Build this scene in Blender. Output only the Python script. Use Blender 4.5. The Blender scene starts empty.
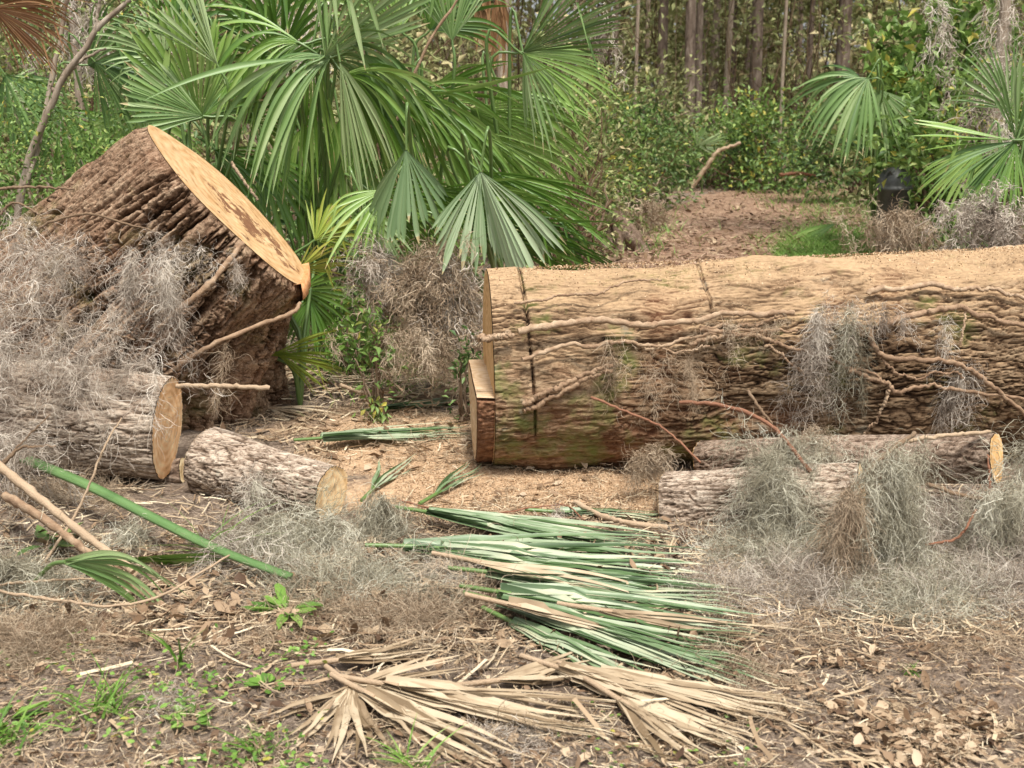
import bpy, math
import numpy as np
from mathutils import Vector

# ------------------------------------------------------------------ camera, world, sun, exposure
SC = bpy.context.scene
COL = SC.collection
PITCH = math.radians(12.87); FPX = 1200.0; CAMZ = 1.6
cam_d = bpy.data.cameras.new("camera"); cam = bpy.data.objects.new("camera", cam_d); COL.objects.link(cam)
cam.location = (0, 0, CAMZ); cam.rotation_euler = (math.pi / 2 - PITCH, 0, 0)
cam_d.sensor_width = 36; cam_d.lens = 36 * FPX / 1024; cam_d.clip_end = 2000; cam_d.clip_start = 0.05
cam_d.dof.use_dof = True; cam_d.dof.focus_distance = 5.3; cam_d.dof.aperture_fstop = 5.0
SC.camera = cam
SUN_EL = math.radians(66); SUN_AZ = math.radians(163)
W = bpy.data.worlds.new("World"); SC.world = W; W.use_nodes = True
wt = W.node_tree; wt.nodes.clear()
sky = wt.nodes.new("ShaderNodeTexSky"); sky.sky_type = 'NISHITA'; sky.sun_disc = False
sky.sun_elevation = SUN_EL; sky.sun_rotation = SUN_AZ; sky.dust_density = 4.0; sky.air_density = 1.0
hs = wt.nodes.new("ShaderNodeHueSaturation"); hs.inputs['Saturation'].default_value = 0.25
bg = wt.nodes.new("ShaderNodeBackground"); bg.inputs['Strength'].default_value = 0.065
wo = wt.nodes.new("ShaderNodeOutputWorld")
wt.links.new(sky.outputs[0], hs.inputs['Color']); wt.links.new(hs.outputs[0], bg.inputs[0]); wt.links.new(bg.outputs[0], wo.inputs[0])
sl = bpy.data.lights.new("sun", 'SUN'); sl.energy = 1.5; sl.angle = math.radians(11); sl.color = (1, 0.955, 0.88)
so = bpy.data.objects.new("sun", sl); COL.objects.link(so)
sdir = Vector((math.sin(SUN_AZ) * math.cos(SUN_EL), math.cos(SUN_AZ) * math.cos(SUN_EL), math.sin(SUN_EL)))
so.rotation_euler = sdir.to_track_quat('Z', 'Y').to_euler()
SC.view_settings.view_transform = 'Standard'; SC.view_settings.look = 'None'
SC.view_settings.gamma = 1; SC.view_settings.use_curve_mapping = False
SC.view_settings.exposure = 1.60
SC.cycles.max_bounces = 6; SC.cycles.diffuse_bounces = 2; SC.cycles.glossy_bounces = 2
SC.cycles.transmission_bounces = 3; SC.cycles.transparent_max_bounces = 4

# ------------------------------------------------------------------ helpers
CP, SP = math.cos(PITCH), math.sin(PITCH)
RIGHT = np.array([1., 0, 0]); UP = np.array([0, SP, CP]); FWD = np.array([0, CP, -SP])
def ray(px, py):
    return RIGHT * (px - 512) / FPX + UP * (384 - py) / FPX + FWD
def A(px, py, Y):
    d = ray(px, py); p = d * (Y / d[1]); p[2] += CAMZ; return p
def G(px, py, z=0.0):
    d = ray(px, py); t = (z - CAMZ) / d[2]; p = d * t; p[2] += CAMZ; return p
def proj(P):
    x = P[:, 0]; y = P[:, 1]; z = P[:, 2] - CAMZ
    f = y * CP - z * SP; u = y * SP + z * CP
    f = np.maximum(f, 0.1)
    return 512 + FPX * x / f, 384 - FPX * u / f

def hash3(ix, iy, iz):
    h = (ix * 374761393 + iy * 668265263 + iz * 2147483647 * 3 + 1013904223) & 0xFFFFFFFF
    h = ((h ^ (h >> 13)) * 1274126177) & 0xFFFFFFFF
    h = ((h ^ (h >> 16)) * 2246822519) & 0xFFFFFFFF
    return h ^ (h >> 15)
GR = np.array([[1,1,0],[-1,1,0],[1,-1,0],[-1,-1,0],[1,0,1],[-1,0,1],[1,0,-1],[-1,0,-1],[0,1,1],[0,-1,1],[0,1,-1],[0,-1,-1],[1,1,0],[-1,1,0],[0,-1,1],[0,-1,-1]], float)
def noise(x, y, z):
    x, y, z = np.broadcast_arrays(np.asarray(x, float), y, z)
    xi = np.floor(x).astype(np.int64); yi = np.floor(y).astype(np.int64); zi = np.floor(z).astype(np.int64)
    xf = x - xi; yf = y - yi; zf = z - zi
    f = lambda t: t * t * t * (t * (t * 6 - 15) + 10)
    u, v, w = f(xf), f(yf), f(zf)
    def g(a, b, c):
        gr = GR[hash3(xi + a, yi + b, zi + c) & 15]
        return gr[..., 0] * (xf - a) + gr[..., 1] * (yf - b) + gr[..., 2] * (zf - c)
    l = lambda a, b, t: a + (b - a) * t
    return l(l(l(g(0,0,0), g(1,0,0), u), l(g(0,1,0), g(1,1,0), u), v), l(l(g(0,0,1), g(1,0,1), u), l(g(0,1,1), g(1,1,1), u), v), w)
def fbm(x, y, z, o=4):
    s = 0; a = 1.0; k = 1.0
    for i in range(o):
        s = s + a * noise(x * k + 7.3 * i, y * k + 3.1 * i, z * k + 1.7 * i); a *= .5; k *= 2.03
    return s
def sstep(a, b, x):
    t = np.clip((x - a) / (b - a), 0, 1); return t * t * (3 - 2 * t)
def nrm(v):
    v = np.asarray(v, float); return v / np.maximum(np.linalg.norm(v, axis=-1, keepdims=True), 1e-9)

def hgt(x, y):
    x = np.asarray(x, float); y = np.asarray(y, float)
    near = 1 - sstep(7.5, 10, y)
    h = 0.035 * fbm(x * .9, y * .9, 0.5, 3) + near * 0.018 * fbm(x * 5, y * 5, 2.5, 3)
    h = h + 0.10 * np.exp(-((x + 1.9) / .8) ** 2 - ((y - 4.6) / .5) ** 2)
    h = h + 0.06 * np.exp(-((x - 1.7) / .9) ** 2 - ((y - 4.7) / .5) ** 2)
    h = h + 0.25 * sstep(3.0, 7.0, np.abs(x - .22 * y)) * sstep(9, 16, y)
    return h
def GH(px, py, off=0.0):
    p = G(px, py)
    for _ in range(3):
        p = G(px, py, float(hgt(p[0], p[1])) + off)
    return p

class MB:
    def __init__(s): s.v = []; s.f3 = []; s.f4 = []; s.r = []; s.n = 0
    def add(s, v, f, r=0.5):
        v = np.asarray(v, float).reshape(-1, 3); f = np.asarray(f, np.int64)
        if len(v) == 0: return
        (s.f3 if f.shape[1] == 3 else s.f4).append(f + s.n)
        s.v.append(v); r = np.asarray(r, float)
        s.r.append(np.full(len(v), float(r)) if r.ndim == 0 else r.reshape(-1)); s.n += len(v)
    def mesh(s, name, mat, smooth=True):
        me = bpy.data.meshes.new(name); V = np.concatenate(s.v) if s.v else np.zeros((0, 3))
        me.vertices.add(len(V)); me.vertices.foreach_set('co', V.astype(np.float32).ravel())
        a3 = np.concatenate(s.f3) if s.f3 else np.zeros((0, 3), np.int64); a4 = np.concatenate(s.f4) if s.f4 else np.zeros((0, 4), np.int64)
        me.loops.add(a3.size + a4.size)
        me.loops.foreach_set('vertex_index', np.concatenate([a4.ravel(), a3.ravel()]).astype(np.int32))
        me.polygons.add(len(a3) + len(a4))
        st = np.concatenate([np.arange(len(a4)) * 4, len(a4) * 4 + np.arange(len(a3)) * 3]).astype(np.int32)
        me.polygons.foreach_set('loop_start', st)
        me.update(calc_edges=True)
        me.polygons.foreach_set('use_smooth', np.full(len(st), smooth))
        at = me.attributes.new('rnd', 'FLOAT', 'POINT'); at.data.foreach_set('value', np.concatenate(s.r).astype(np.float32))
        me.materials.append(mat); return me
    def obj(s, name, mat, parent=None, loc=None, smooth=True):
        if loc is not None:
            l = np.asarray(loc, float); s.v = [v - l for v in s.v]
        o = bpy.data.objects.new(name, s.mesh(name, mat, smooth)); COL.objects.link(o)
        if parent is not None: o.parent = parent
        elif loc is not None: o.location = [float(q) for q in loc]
        return o
def tag(o, label=None, cat=None, group=None, kind=None):
    if label: o['label'] = label
    if cat: o['category'] = cat
    if group: o['group'] = group
    if kind: o['kind'] = kind
    return o
def thing(name, label, cat, loc=(0, 0, 0), group=None):
    o = bpy.data.objects.new(name, None); COL.objects.link(o); o.location = [float(q) for q in loc]
    o.empty_display_size = .1
    return tag(o, label, cat, group)
def copy_tree(o, loc, rz=0, sc=1.0, label=None, parent=None, top=True):
    c = o.copy(); COL.objects.link(c)
    if top:
        c.location = [float(q) for q in loc]; c.rotation_euler = (0, 0, rz); c.scale = (sc, sc, sc) if not hasattr(sc, '__len__') else sc
        if label: c['label'] = label
    else: c.parent = parent
    for ch in list(o.children): copy_tree(ch, None, parent=c, top=False)
    return c

def ribbons(mb, P, Wd, rng, rnd=None, side=None):
    N, K, _ = P.shape
    T = np.gradient(P, axis=1)
    if side is None: side = rng.normal(size=(N, 1, 3))
    S = nrm(np.cross(T, side)); Wd = np.broadcast_to(Wd, (N, K))[..., None]
    V = np.stack([P - S * Wd * .5, P + S * Wd * .5], 2).reshape(-1, 3)
    b = (np.arange(N)[:, None] * K + np.arange(K - 1)[None]) * 2; b = b.ravel()
    F = np.stack([b, b + 1, b + 3, b + 2], 1)
    if rnd is None: rnd = rng.random(N)
    mb.add(V, F, np.repeat(rnd, K * 2))
def tubes(mb, P, r, m=3, rnd=None, cap=True):
    P = np.asarray(P, float)
    if P.ndim == 2: P = P[None]
    N, K, _ = P.shape; T = nrm(np.gradient(P, axis=1)); r = np.broadcast_to(np.asarray(r, float), (N, K))
    mt = nrm(T.mean(1)); ref = np.where(np.abs(mt[:, 2:3]) < .75, np.array([[0, 0, 1.]]), np.array([[0, 1., 0.]]))[:, None]
    a = nrm(np.cross(T, ref)); b = np.cross(T, a)
    th = np.arange(m) / m * 2 * math.pi
    V = P[:, :, None] + r[..., None, None] * (a[:, :, None] * np.cos(th)[None, None, :, None] + b[:, :, None] * np.sin(th)[None, None, :, None])
    base = (np.arange(N)[:, None, None] * K + np.arange(K - 1)[None, :, None]) * m
    i = np.arange(m)[None, None]; j = (i + 1) % m
    F = np.stack([base + i, base + j, base + m + j, base + m + i], -1).reshape(-1, 4)
    if rnd is None: rnd = np.full(N, .5)
    mb.add(V.reshape(-1, 3), F, np.repeat(np.asarray(rnd, float), K * m))
    if cap and m > 3:
        for n in range(N):
            for kk in (0, K - 1):
                ring = V[n, kk]; c = ring.mean(0); vv = np.vstack([ring, c]); ii = np.arange(m)
                mb.add(vv, np.stack([ii, (ii + 1) % m, np.full(m, m)], 1), float(np.asarray(rnd)[n]))
def smooth_path(pts, n=24, jit=0.0, seed=0):
    P = np.asarray(pts, float)
    if len(P) < 3: P = np.vstack([P[0], (P[0] + P[-1]) / 2, P[-1]])
    Q = np.vstack([2 * P[0] - P[1], P, 2 * P[-1] - P[-2]])
    out = []; S = len(P) - 1
    for t in np.linspace(0, S - 1e-6, n):
        i = int(t); f = t - i; p0, p1, p2, p3 = Q[i:i + 4]
        out.append(.5 * ((2 * p1) + (-p0 + p2) * f + (2 * p0 - 5 * p1 + 4 * p2 - p3) * f * f + (-p0 + 3 * p1 - 3 * p2 + p3) * f ** 3))
    out = np.array(out)
    if jit: out += jit * np.random.default_rng(seed).normal(size=out.shape)
    return out
def leaves(mb, P, D, N, L, Wd, rng, rnd=None, near=False, fold=.25, curl=.15):
    n = len(P); D = nrm(D); S = nrm(np.cross(N, D)); Nn = np.cross(D, S)
    L = np.broadcast_to(L, (n,))[:, None]; Wd = np.broadcast_to(Wd, (n,))[:, None]
    if rnd is None: rnd = rng.random(n)
    if not near:
        V = np.stack([P, P + D * L * .45 - S * Wd * .5 + Nn * Wd * fold, P + D * L - Nn * L * curl, P + D * L * .45 + S * Wd * .5 + Nn * Wd * fold], 1)
        b = np.arange(n)[:, None] * 4
        F = np.concatenate([b + [[0, 2, 1]], b + [[0, 3, 2]]])
        mb.add(V.reshape(-1, 3), F, np.repeat(rnd, 4))
    else:
        cu = (rng.random((n, 1)) - .3) * curl * 2.5; fo = fold * (rng.random((n, 1)) * 1.6 - .4)
        row = lambda t, w: (P + D * L * t + Nn * L * cu * (t * t) * 1.0, w)
        vs = [P]
        for t, w in ((.3, .42), (.62, .5), (.85, .27)):
            c, w = row(t, w); jj = rng.normal(size=(n, 1)) * .06
            vs += [c - S * Wd * (w + jj) + Nn * Wd * fo, c, c + S * Wd * (w - jj) + Nn * Wd * fo * (.5 + rng.random((n, 1)))]
        vs.append(row(1.0, 0)[0]); V = np.stack(vs, 1); b = np.arange(n)[:, None] * 11
        F3 = np.concatenate([b + [[0, 2, 1]], b + [[0, 3, 2]], b + [[7, 8, 10]], b + [[8, 9, 10]]])
        F4 = np.concatenate([b + [[1, 2, 5, 4]], b + [[2, 3, 6, 5]], b + [[4, 5, 8, 7]], b + [[5, 6, 9, 8]]])
        k = mb.n; mb.add(V.reshape(-1, 3), F3, np.repeat(rnd, 11)); mb.f4.append(F4 + k)
def rdir(rng, n): return nrm(rng.normal(size=(n, 3)))

# ------------------------------------------------------------------ materials
def newmat(name):
    m = bpy.data.materials.new(name); m.use_nodes = True; nt = m.node_tree; nt.nodes.clear()
    out = nt.nodes.new("ShaderNodeOutputMaterial"); b = nt.nodes.new("ShaderNodeBsdfPrincipled")
    nt.links.new(b.outputs[0], out.inputs[0]); return m, nt, b, out
def N(nt, t, **k):
    n = nt.nodes.new(t)
    for a, v in k.items():
        if hasattr(n, a): setattr(n, a, v)
        else: n.inputs[a.replace('_', ' ')].default_value = v
    return n
def ramp(nt, fac, stops):
    r = nt.nodes.new("ShaderNodeValToRGB"); e = r.color_ramp.elements
    while len(e) < len(stops): e.new(.5)
    for i, (p, c) in enumerate(stops): e[i].position = p; e[i].color = (*c, 1)
    nt.links.new(fac, r.inputs[0]); return r.outputs[0]
def mixc(nt, f, a, b, mode='MIX'):
    m = nt.nodes.new("ShaderNodeMix"); m.data_type = 'RGBA'; m.blend_type = mode
    for s, v in ((0, f), (6, a), (7, b)):
        if isinstance(v, bpy.types.NodeSocket): nt.links.new(v, m.inputs[s])
        else: m.inputs[s].default_value = v if s == 0 else (*v, 1)
    return m.outputs[2]
def math_(nt, op, a, b=0.0, clamp=False):
    m = nt.nodes.new("ShaderNodeMath"); m.operation = op; m.use_clamp = clamp
    for s, v in ((0, a), (1, b)):
        if isinstance(v, bpy.types.NodeSocket): nt.links.new(v, m.inputs[s])
        else: m.inputs[s].default_value = v
    return m.outputs[0]
def noise_tex(nt, scale, detail=4, rough=.55, vec=None, sc=None, dist=0.0):
    tc = nt.nodes.new("ShaderNodeTexCoord"); v = tc.outputs['Object']
    if vec is not None: v = vec
    if sc is not None:
        mp = nt.nodes.new("ShaderNodeMapping"); mp.inputs['Scale'].default_value = sc; nt.links.new(v, mp.inputs[0]); v = mp.outputs[0]
    n = nt.nodes.new("ShaderNodeTexNoise"); n.inputs['Scale'].default_value = scale; n.inputs['Detail'].default_value = detail
    n.inputs['Roughness'].default_value = rough; n.inputs['Distortion'].default_value = dist; nt.links.new(v, n.inputs[0]); return n.outputs[0]
def attr(nt, name):
    a = nt.nodes.new("ShaderNodeAttribute"); a.attribute_name = name; return a.outputs['Fac']
def bump(nt, b, h, strength, dist):
    n = nt.nodes.new("ShaderNodeBump"); n.inputs['Strength'].default_value = strength; n.inputs['Distance'].default_value = dist
    nt.links.new(h, n.inputs['Height']); nt.links.new(n.outputs[0], b.inputs['Normal'])
def veg(name, stops, rough=.5, trans=.25, nscale=6., namp=.5, spec=.4):
    m, nt, b, out = newmat(name)
    f = math_(nt, 'ADD', attr(nt, 'rnd'), math_(nt, 'MULTIPLY', math_(nt, 'SUBTRACT', noise_tex(nt, nscale, 3), .5), namp), True)
    c = ramp(nt, f, stops); nt.links.new(c, b.inputs['Base Color'])
    b.inputs['Roughness'].default_value = rough; b.inputs['Specular IOR Level'].default_value = spec
    if trans > 0:
        t = nt.nodes.new("ShaderNodeBsdfTranslucent"); nt.links.new(c, t.inputs[0])
        mx = nt.nodes.new("ShaderNodeMixShader"); mx.inputs[0].default_value = trans
        nt.links.new(b.outputs[0], mx.inputs[1]); nt.links.new(t.outputs[0], mx.inputs[2]); nt.links.new(mx.outputs[0], out.inputs[0])
    return m
M = {}
M['frond'] = veg('palmetto_green', [(0, (.035, .10, .015)), (.45, (.12, .24, .03)), (.75, (.24, .38, .08)), (.93, (.40, .52, .18)), (1, (.48, .38, .17))], .42, .25, 2.5, .5, .6)
M['frond_blue'] = veg('palmetto_blue_green', [(0, (.05, .11, .035)), (.45, (.16, .27, .075)), (.92, (.42, .52, .26)), (1, (.50, .42, .22))], .42, .2, 2.5, .5)
M['frond_pale'] = veg('palmetto_pale_backside', [(0, (.12, .20, .08)), (.45, (.24, .34, .17)), (.92, (.44, .52, .33)), (1, (.50, .42, .22))], .45, .2, 2.5, .4)
M['frond_cut'] = veg('cut_frond_green', [(0, (.035, .07, .02)), (.35, (.085, .15, .05)), (.6, (.20, .275, .145)), (.85, (.37, .42, .28)), (1, (.60, .54, .36))], .42, .1, 5, .55, .6)
M['frond_yellow'] = veg('yellowing_frond', [(0, (.12, .22, .03)), (.6, (.30, .38, .05)), (1, (.5, .45, .12))], .45, .25, 4, .5)
M['frond_dry'] = veg('dry_frond_tan', [(0, (.17, .115, .06)), (.35, (.28, .20, .12)), (.7, (.44, .34, .22)), (1, (.58, .475, .33))], .7, .1, 9, .6)
M['frond_brown'] = veg('dead_frond_brown', [(0, (.12, .05, .02)), (.5, (.28, .14, .06)), (1, (.45, .28, .13))], .7, .1, 5, .5)
M['petiole'] = veg('petiole_green', [(0, (.07, .14, .03)), (1, (.17, .26, .08))], .35, 0, 5, .4, .6)
M['moss'] = veg('spanish_moss_grey', [(0, (.15, .115, .09)), (.4, (.40, .335, .27)), (.8, (.62, .55, .46)), (1, (.80, .73, .63))], .9, .12, 3, .7, .1)
M['moss_green'] = veg('spanish_moss_greenish', [(0, (.12, .10, .065)), (.4, (.36, .33, .24)), (.8, (.56, .53, .42)), (1, (.76, .73, .60))], .9, .12, 4, .8, .1)
M['moss_brown'] = veg('dead_moss_brown', [(0, (.15, .10, .06)), (.5, (.37, .28, .19)), (1, (.56, .46, .34))], .9, .1, 3, .8, .1)
M['leaf_dark'] = veg('shrub_leaf_dark', [(0, (.04, .09, .025)), (.5, (.11, .19, .05)), (.85, (.21, .31, .10)), (1, (.33, .40, .15))], .5, .25, 1.2, .5)
M['leaf_mid'] = veg('shrub_leaf_mid', [(0, (.06, .12, .025)), (.5, (.17, .28, .06)), (.9, (.32, .45, .13)), (1, (.58, .50, .10))], .5, .3, 1.2, .5)
M['leaf_bright'] = veg('leaf_bright', [(0, (.08, .17, .03)), (.5, (.17, .32, .05)), (.95, (.28, .44, .10)), (1, (.45, .40, .08))], .45, .3, 2, .4)
M['leaf_olive'] = veg('leaf_olive', [(0, (.11, .11, .04)), (.4, (.23, .25, .09)), (.8, (.38, .40, .17)), (1, (.55, .46, .25))], .6, .25, .8, .5)
M['twig'] = veg('twig_bark', [(0, (.10, .06, .035)), (.5, (.20, .135, .085)), (1, (.36, .27, .19))], .85, 0, 12, .7, .1)
M['brush'] = veg('brush_bark', [(0, (.05, .03, .018)), (.6, (.13, .085, .05)), (1, (.26, .19, .12))], .9, 0, 12, .6, .1)
M['twig_red'] = veg('reddish_twig', [(0, (.16, .06, .035)), (1, (.34, .18, .11))], .7, 0, 12, .6, .1)
M['stick'] = veg('peeled_stick', [(0, (.26, .18, .11)), (.6, (.45, .33, .22)), (1, (.62, .50, .37))], .7, 0, 14, .7, .1)
M['vine'] = veg('woody_vine', [(0, (.13, .075, .045)), (.5, (.33, .22, .14)), (1, (.54, .41, .28))], .9, 0, 22, 1.3, .05)
for _k in ('vine', 'stick', 'twig', 'twig_red'):
    _nt = M[_k].node_tree; _b = [q for q in _nt.nodes if q.type == 'BSDF_PRINCIPLED'][0]; bump(_nt, _b, noise_tex(_nt, 110, 4, .7), .8, .006)
M['litter'] = veg('leaf_litter', [(0, (.07, .04, .025)), (.3, (.17, .105, .06)), (.6, (.29, .195, .12)), (.85, (.44, .33, .215)), (1, (.52, .40, .28))], .7, .05, 8, .3, .2)
M['straw'] = veg('straw_litter', [(0, (.16, .10, .06)), (.4, (.34, .24, .15)), (.8, (.52, .41, .27)), (1, (.66, .56, .40))], .8, 0, 4, .3, .1)
M['pinestraw'] = veg('pine_straw', [(0, (.14, .07, .045)), (.5, (.33, .20, .135)), (1, (.56, .41, .30))], .8, 0, 4, .3, .1)
M['grass'] = veg('grass_green', [(0, (.07, .16, .02)), (.5, (.17, .33, .05)), (1, (.34, .48, .13))], .5, .3, 3, .5)
M['chip'] = veg('wood_chips', [(0, (.28, .17, .095)), (.5, (.46, .315, .185)), (1, (.60, .46, .31))], .8, 0, 10, .4, .1)

def bark_mat(name, stops, top=None, moss=0.0, fine=60., ax=0, sc=(1, 1, 1), bs=.7, red=0.0, lichen=0.0, crack=None):
    m, nt, b, out = newmat(name); s = list(sc)
    n1 = noise_tex(nt, 7, 6, .65, sc=s, dist=.3); n2 = noise_tex(nt, fine, 4, .6, sc=s)
    f = math_(nt, 'ADD', math_(nt, 'MULTIPLY', n1, .45), math_(nt, 'MULTIPLY', n2, .55))
    # plate tone: ridge tops are paler than the fissures (stored at build time with the relief)
    f = math_(nt, 'ADD', math_(nt, 'MULTIPLY', math_(nt, 'ADD', math_(nt, 'MULTIPLY', math_(nt, 'SUBTRACT', f, .5), 1.6), .5), .62), math_(nt, 'MULTIPLY', attr(nt, 'rnd'), .40))
    f = math_(nt, 'ADD', f, math_(nt, 'MULTIPLY', math_(nt, 'SUBTRACT', noise_tex(nt, 2.1, 5, .7, dist=.6), .5), .42))
    c = ramp(nt, f, stops)
    if crack is not None:   # fine dark drying cracks running with the grain
        for scl, wd_, am in ((26, .026, .85), (60, .034, .65)):
            q = noise_tex(nt, scl, 3, .6, sc=crack, dist=.25); q = math_(nt, 'ABSOLUTE', math_(nt, 'SUBTRACT', q, .5))
            q = math_(nt, 'MULTIPLY', math_(nt, 'SUBTRACT', 1.0, math_(nt, 'DIVIDE', q, wd_), True), am, True); c = mixc(nt, q, c, mixc(nt, .8, c, (.03, .017, .01)))
    if red > 0:
        g = noise_tex(nt, 2.3, 3); g = math_(nt, 'MULTIPLY', math_(nt, 'SUBTRACT', g, .5), 5 * red, True); c = mixc(nt, g, c, (.20, .075, .038))
    if moss > 0:
        g = noise_tex(nt, 3.1, 4, .7); g = math_(nt, 'MULTIPLY', math_(nt, 'SUBTRACT', g, .53), 7 * moss, True); c = mixc(nt, g, c, (.15, .17, .05))
    if lichen > 0:
        g = noise_tex(nt, 5.7, 3, .6); g = math_(nt, 'MULTIPLY', math_(nt, 'SUBTRACT', g, .64), 14 * lichen, True); c = mixc(nt, g, c, (.42, .45, .36))
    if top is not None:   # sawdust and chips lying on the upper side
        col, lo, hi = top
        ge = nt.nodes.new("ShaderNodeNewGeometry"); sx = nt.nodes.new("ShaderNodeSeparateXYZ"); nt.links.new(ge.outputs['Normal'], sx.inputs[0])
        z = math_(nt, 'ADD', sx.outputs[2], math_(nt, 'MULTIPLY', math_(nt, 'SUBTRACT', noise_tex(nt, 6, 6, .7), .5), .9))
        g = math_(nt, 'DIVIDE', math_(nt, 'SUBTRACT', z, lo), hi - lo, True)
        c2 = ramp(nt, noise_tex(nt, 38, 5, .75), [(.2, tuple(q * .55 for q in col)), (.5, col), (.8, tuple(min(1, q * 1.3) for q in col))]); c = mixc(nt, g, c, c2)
    nt.links.new(c, b.inputs['Base Color']); b.inputs['Roughness'].default_value = .9; b.inputs['Specular IOR Level'].default_value = .1
    bump(nt, b, math_(nt, 'ADD', n2, n1), bs, .012); return m
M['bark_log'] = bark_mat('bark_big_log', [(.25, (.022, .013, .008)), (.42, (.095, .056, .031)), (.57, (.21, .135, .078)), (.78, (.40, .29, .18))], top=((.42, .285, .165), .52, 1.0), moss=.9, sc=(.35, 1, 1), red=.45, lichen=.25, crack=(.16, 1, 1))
M['bark_stump'] = bark_mat('bark_stump', [(.25, (.022, .012, .007)), (.42, (.11, .062, .035)), (.58, (.26, .165, .105)), (.78, (.46, .33, .22))], moss=.35, red=.3, fine=45, bs=.9, crack=(.6, 1, .5))
M['bark_grey'] = bark_mat('bark_grey_log', [(.25, (.06, .04, .028)), (.42, (.19, .135, .095)), (.56, (.40, .31, .235)), (.76, (.62, .52, .41))], sc=(.4, 1, 1), fine=70, lichen=.4, crack=(.16, 1, 1))
M['bark_step'] = bark_mat('bark_red_brown', [(.25, (.07, .03, .018)), (.42, (.20, .10, .055)), (.58, (.34, .19, .11)), (.75, (.48, .31, .19))], fine=45)
M['bark_pine'] = bark_mat('bark_pine', [(.3, (.05, .035, .026)), (.5, (.155, .115, .088)), (.7, (.32, .26, .205))], sc=(1, 1, .3), fine=14, bs=.5)
M['bark_pale'] = bark_mat('bark_pale_tree', [(.3, (.12, .08, .055)), (.5, (.27, .21, .155)), (.7, (.46, .39, .31))], sc=(1, 1, .3), fine=22, bs=.5)
M['bark_weathered'] = bark_mat('bark_weathered', [(.3, (.07, .045, .032)), (.5, (.20, .14, .10)), (.7, (.38, .29, .22))], fine=40, crack=(.18, 1, 1))

def wood_mat(name, centre, axis, tone=(.72, .48, .22), dark=.0, ringscale=28., pocket=None):
    m, nt, b, out = newmat(name)
    tc = nt.nodes.new("ShaderNodeTexCoord"); vm = nt.nodes.new("ShaderNodeVectorMath"); vm.operation = 'SUBTRACT'; vm.inputs[1].default_value = centre
    nt.links.new(tc.outputs['Object'], vm.inputs[0])
    cr = nt.nodes.new("ShaderNodeVectorMath"); cr.operation = 'CROSS_PRODUCT'; cr.inputs[1].default_value = axis; nt.links.new(vm.outputs[0], cr.inputs[0])
    ln = nt.nodes.new("ShaderNodeVectorMath"); ln.operation = 'LENGTH'; nt.links.new(cr.outputs[0], ln.inputs[0])
    d = math_(nt, 'ADD', ln.outputs['Value'], math_(nt, 'MULTIPLY', noise_tex(nt, 4, 3), .05))
    ring = math_(nt, 'SINE', math_(nt, 'MULTIPLY', d, ringscale * 6.28))
    f = math_(nt, 'ADD', math_(nt, 'MULTIPLY', ring, .08), noise_tex(nt, 9, 6, .7))
    t = np.array(tone)
    c = ramp(nt, f, [(.28, tuple(t * np.array([.72, .62, .5]))), (.5, tuple(t)), (.72, tuple(np.minimum(t * np.array([1.15, 1.25, 1.4]), .9)))])
    if dark > 0:
        g = noise_tex(nt, 5.5, 6, .72, sc=(1.4, 1, 1.4)); g = math_(nt, 'MULTIPLY', math_(nt, 'SUBTRACT', g, .66 - dark * .06), 16, True)
        c = mixc(nt, g, c, (.13, .055, .028))
        # rotten pocket: ragged hollow elongated across the cut
        dv = nt.nodes.new("ShaderNodeVectorMath"); dv.operation = 'SUBTRACT'; dv.inputs[1].default_value = pocket[0]; nt.links.new(tc.outputs['Object'], dv.inputs[0])
        ds = []
        for axv, sz in ((pocket[1], .26), (pocket[2], .20)):
            dt = nt.nodes.new("ShaderNodeVectorMath"); dt.operation = 'DOT_PRODUCT'; dt.inputs[1].default_value = axv; nt.links.new(dv.outputs[0], dt.inputs[0])
            q = math_(nt, 'DIVIDE', dt.outputs['Value'], sz * 1.15); ds.append(math_(nt, 'MULTIPLY', q, q))
        g = math_(nt, 'ADD', math_(nt, 'ADD', ds[0], ds[1]), math_(nt, 'MULTIPLY', math_(nt, 'SUBTRACT', noise_tex(nt, 9, 6, .75), .5), 7.))
        g = math_(nt, 'MULTIPLY', math_(nt, 'SUBTRACT', .55, g), 3., True); c = mixc(nt, g, c, mixc(nt, noise_tex(nt, 30, 3), (.08, .03, .015), (.32, .16, .08)))
    nt.links.new(c, b.inputs['Base Color']); b.inputs['Roughness'].default_value = .8; b.inputs['Specular IOR Level'].default_value = .2
    bump(nt, b, noise_tex(nt, 60, 4, .7), .5, .006); return m

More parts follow.
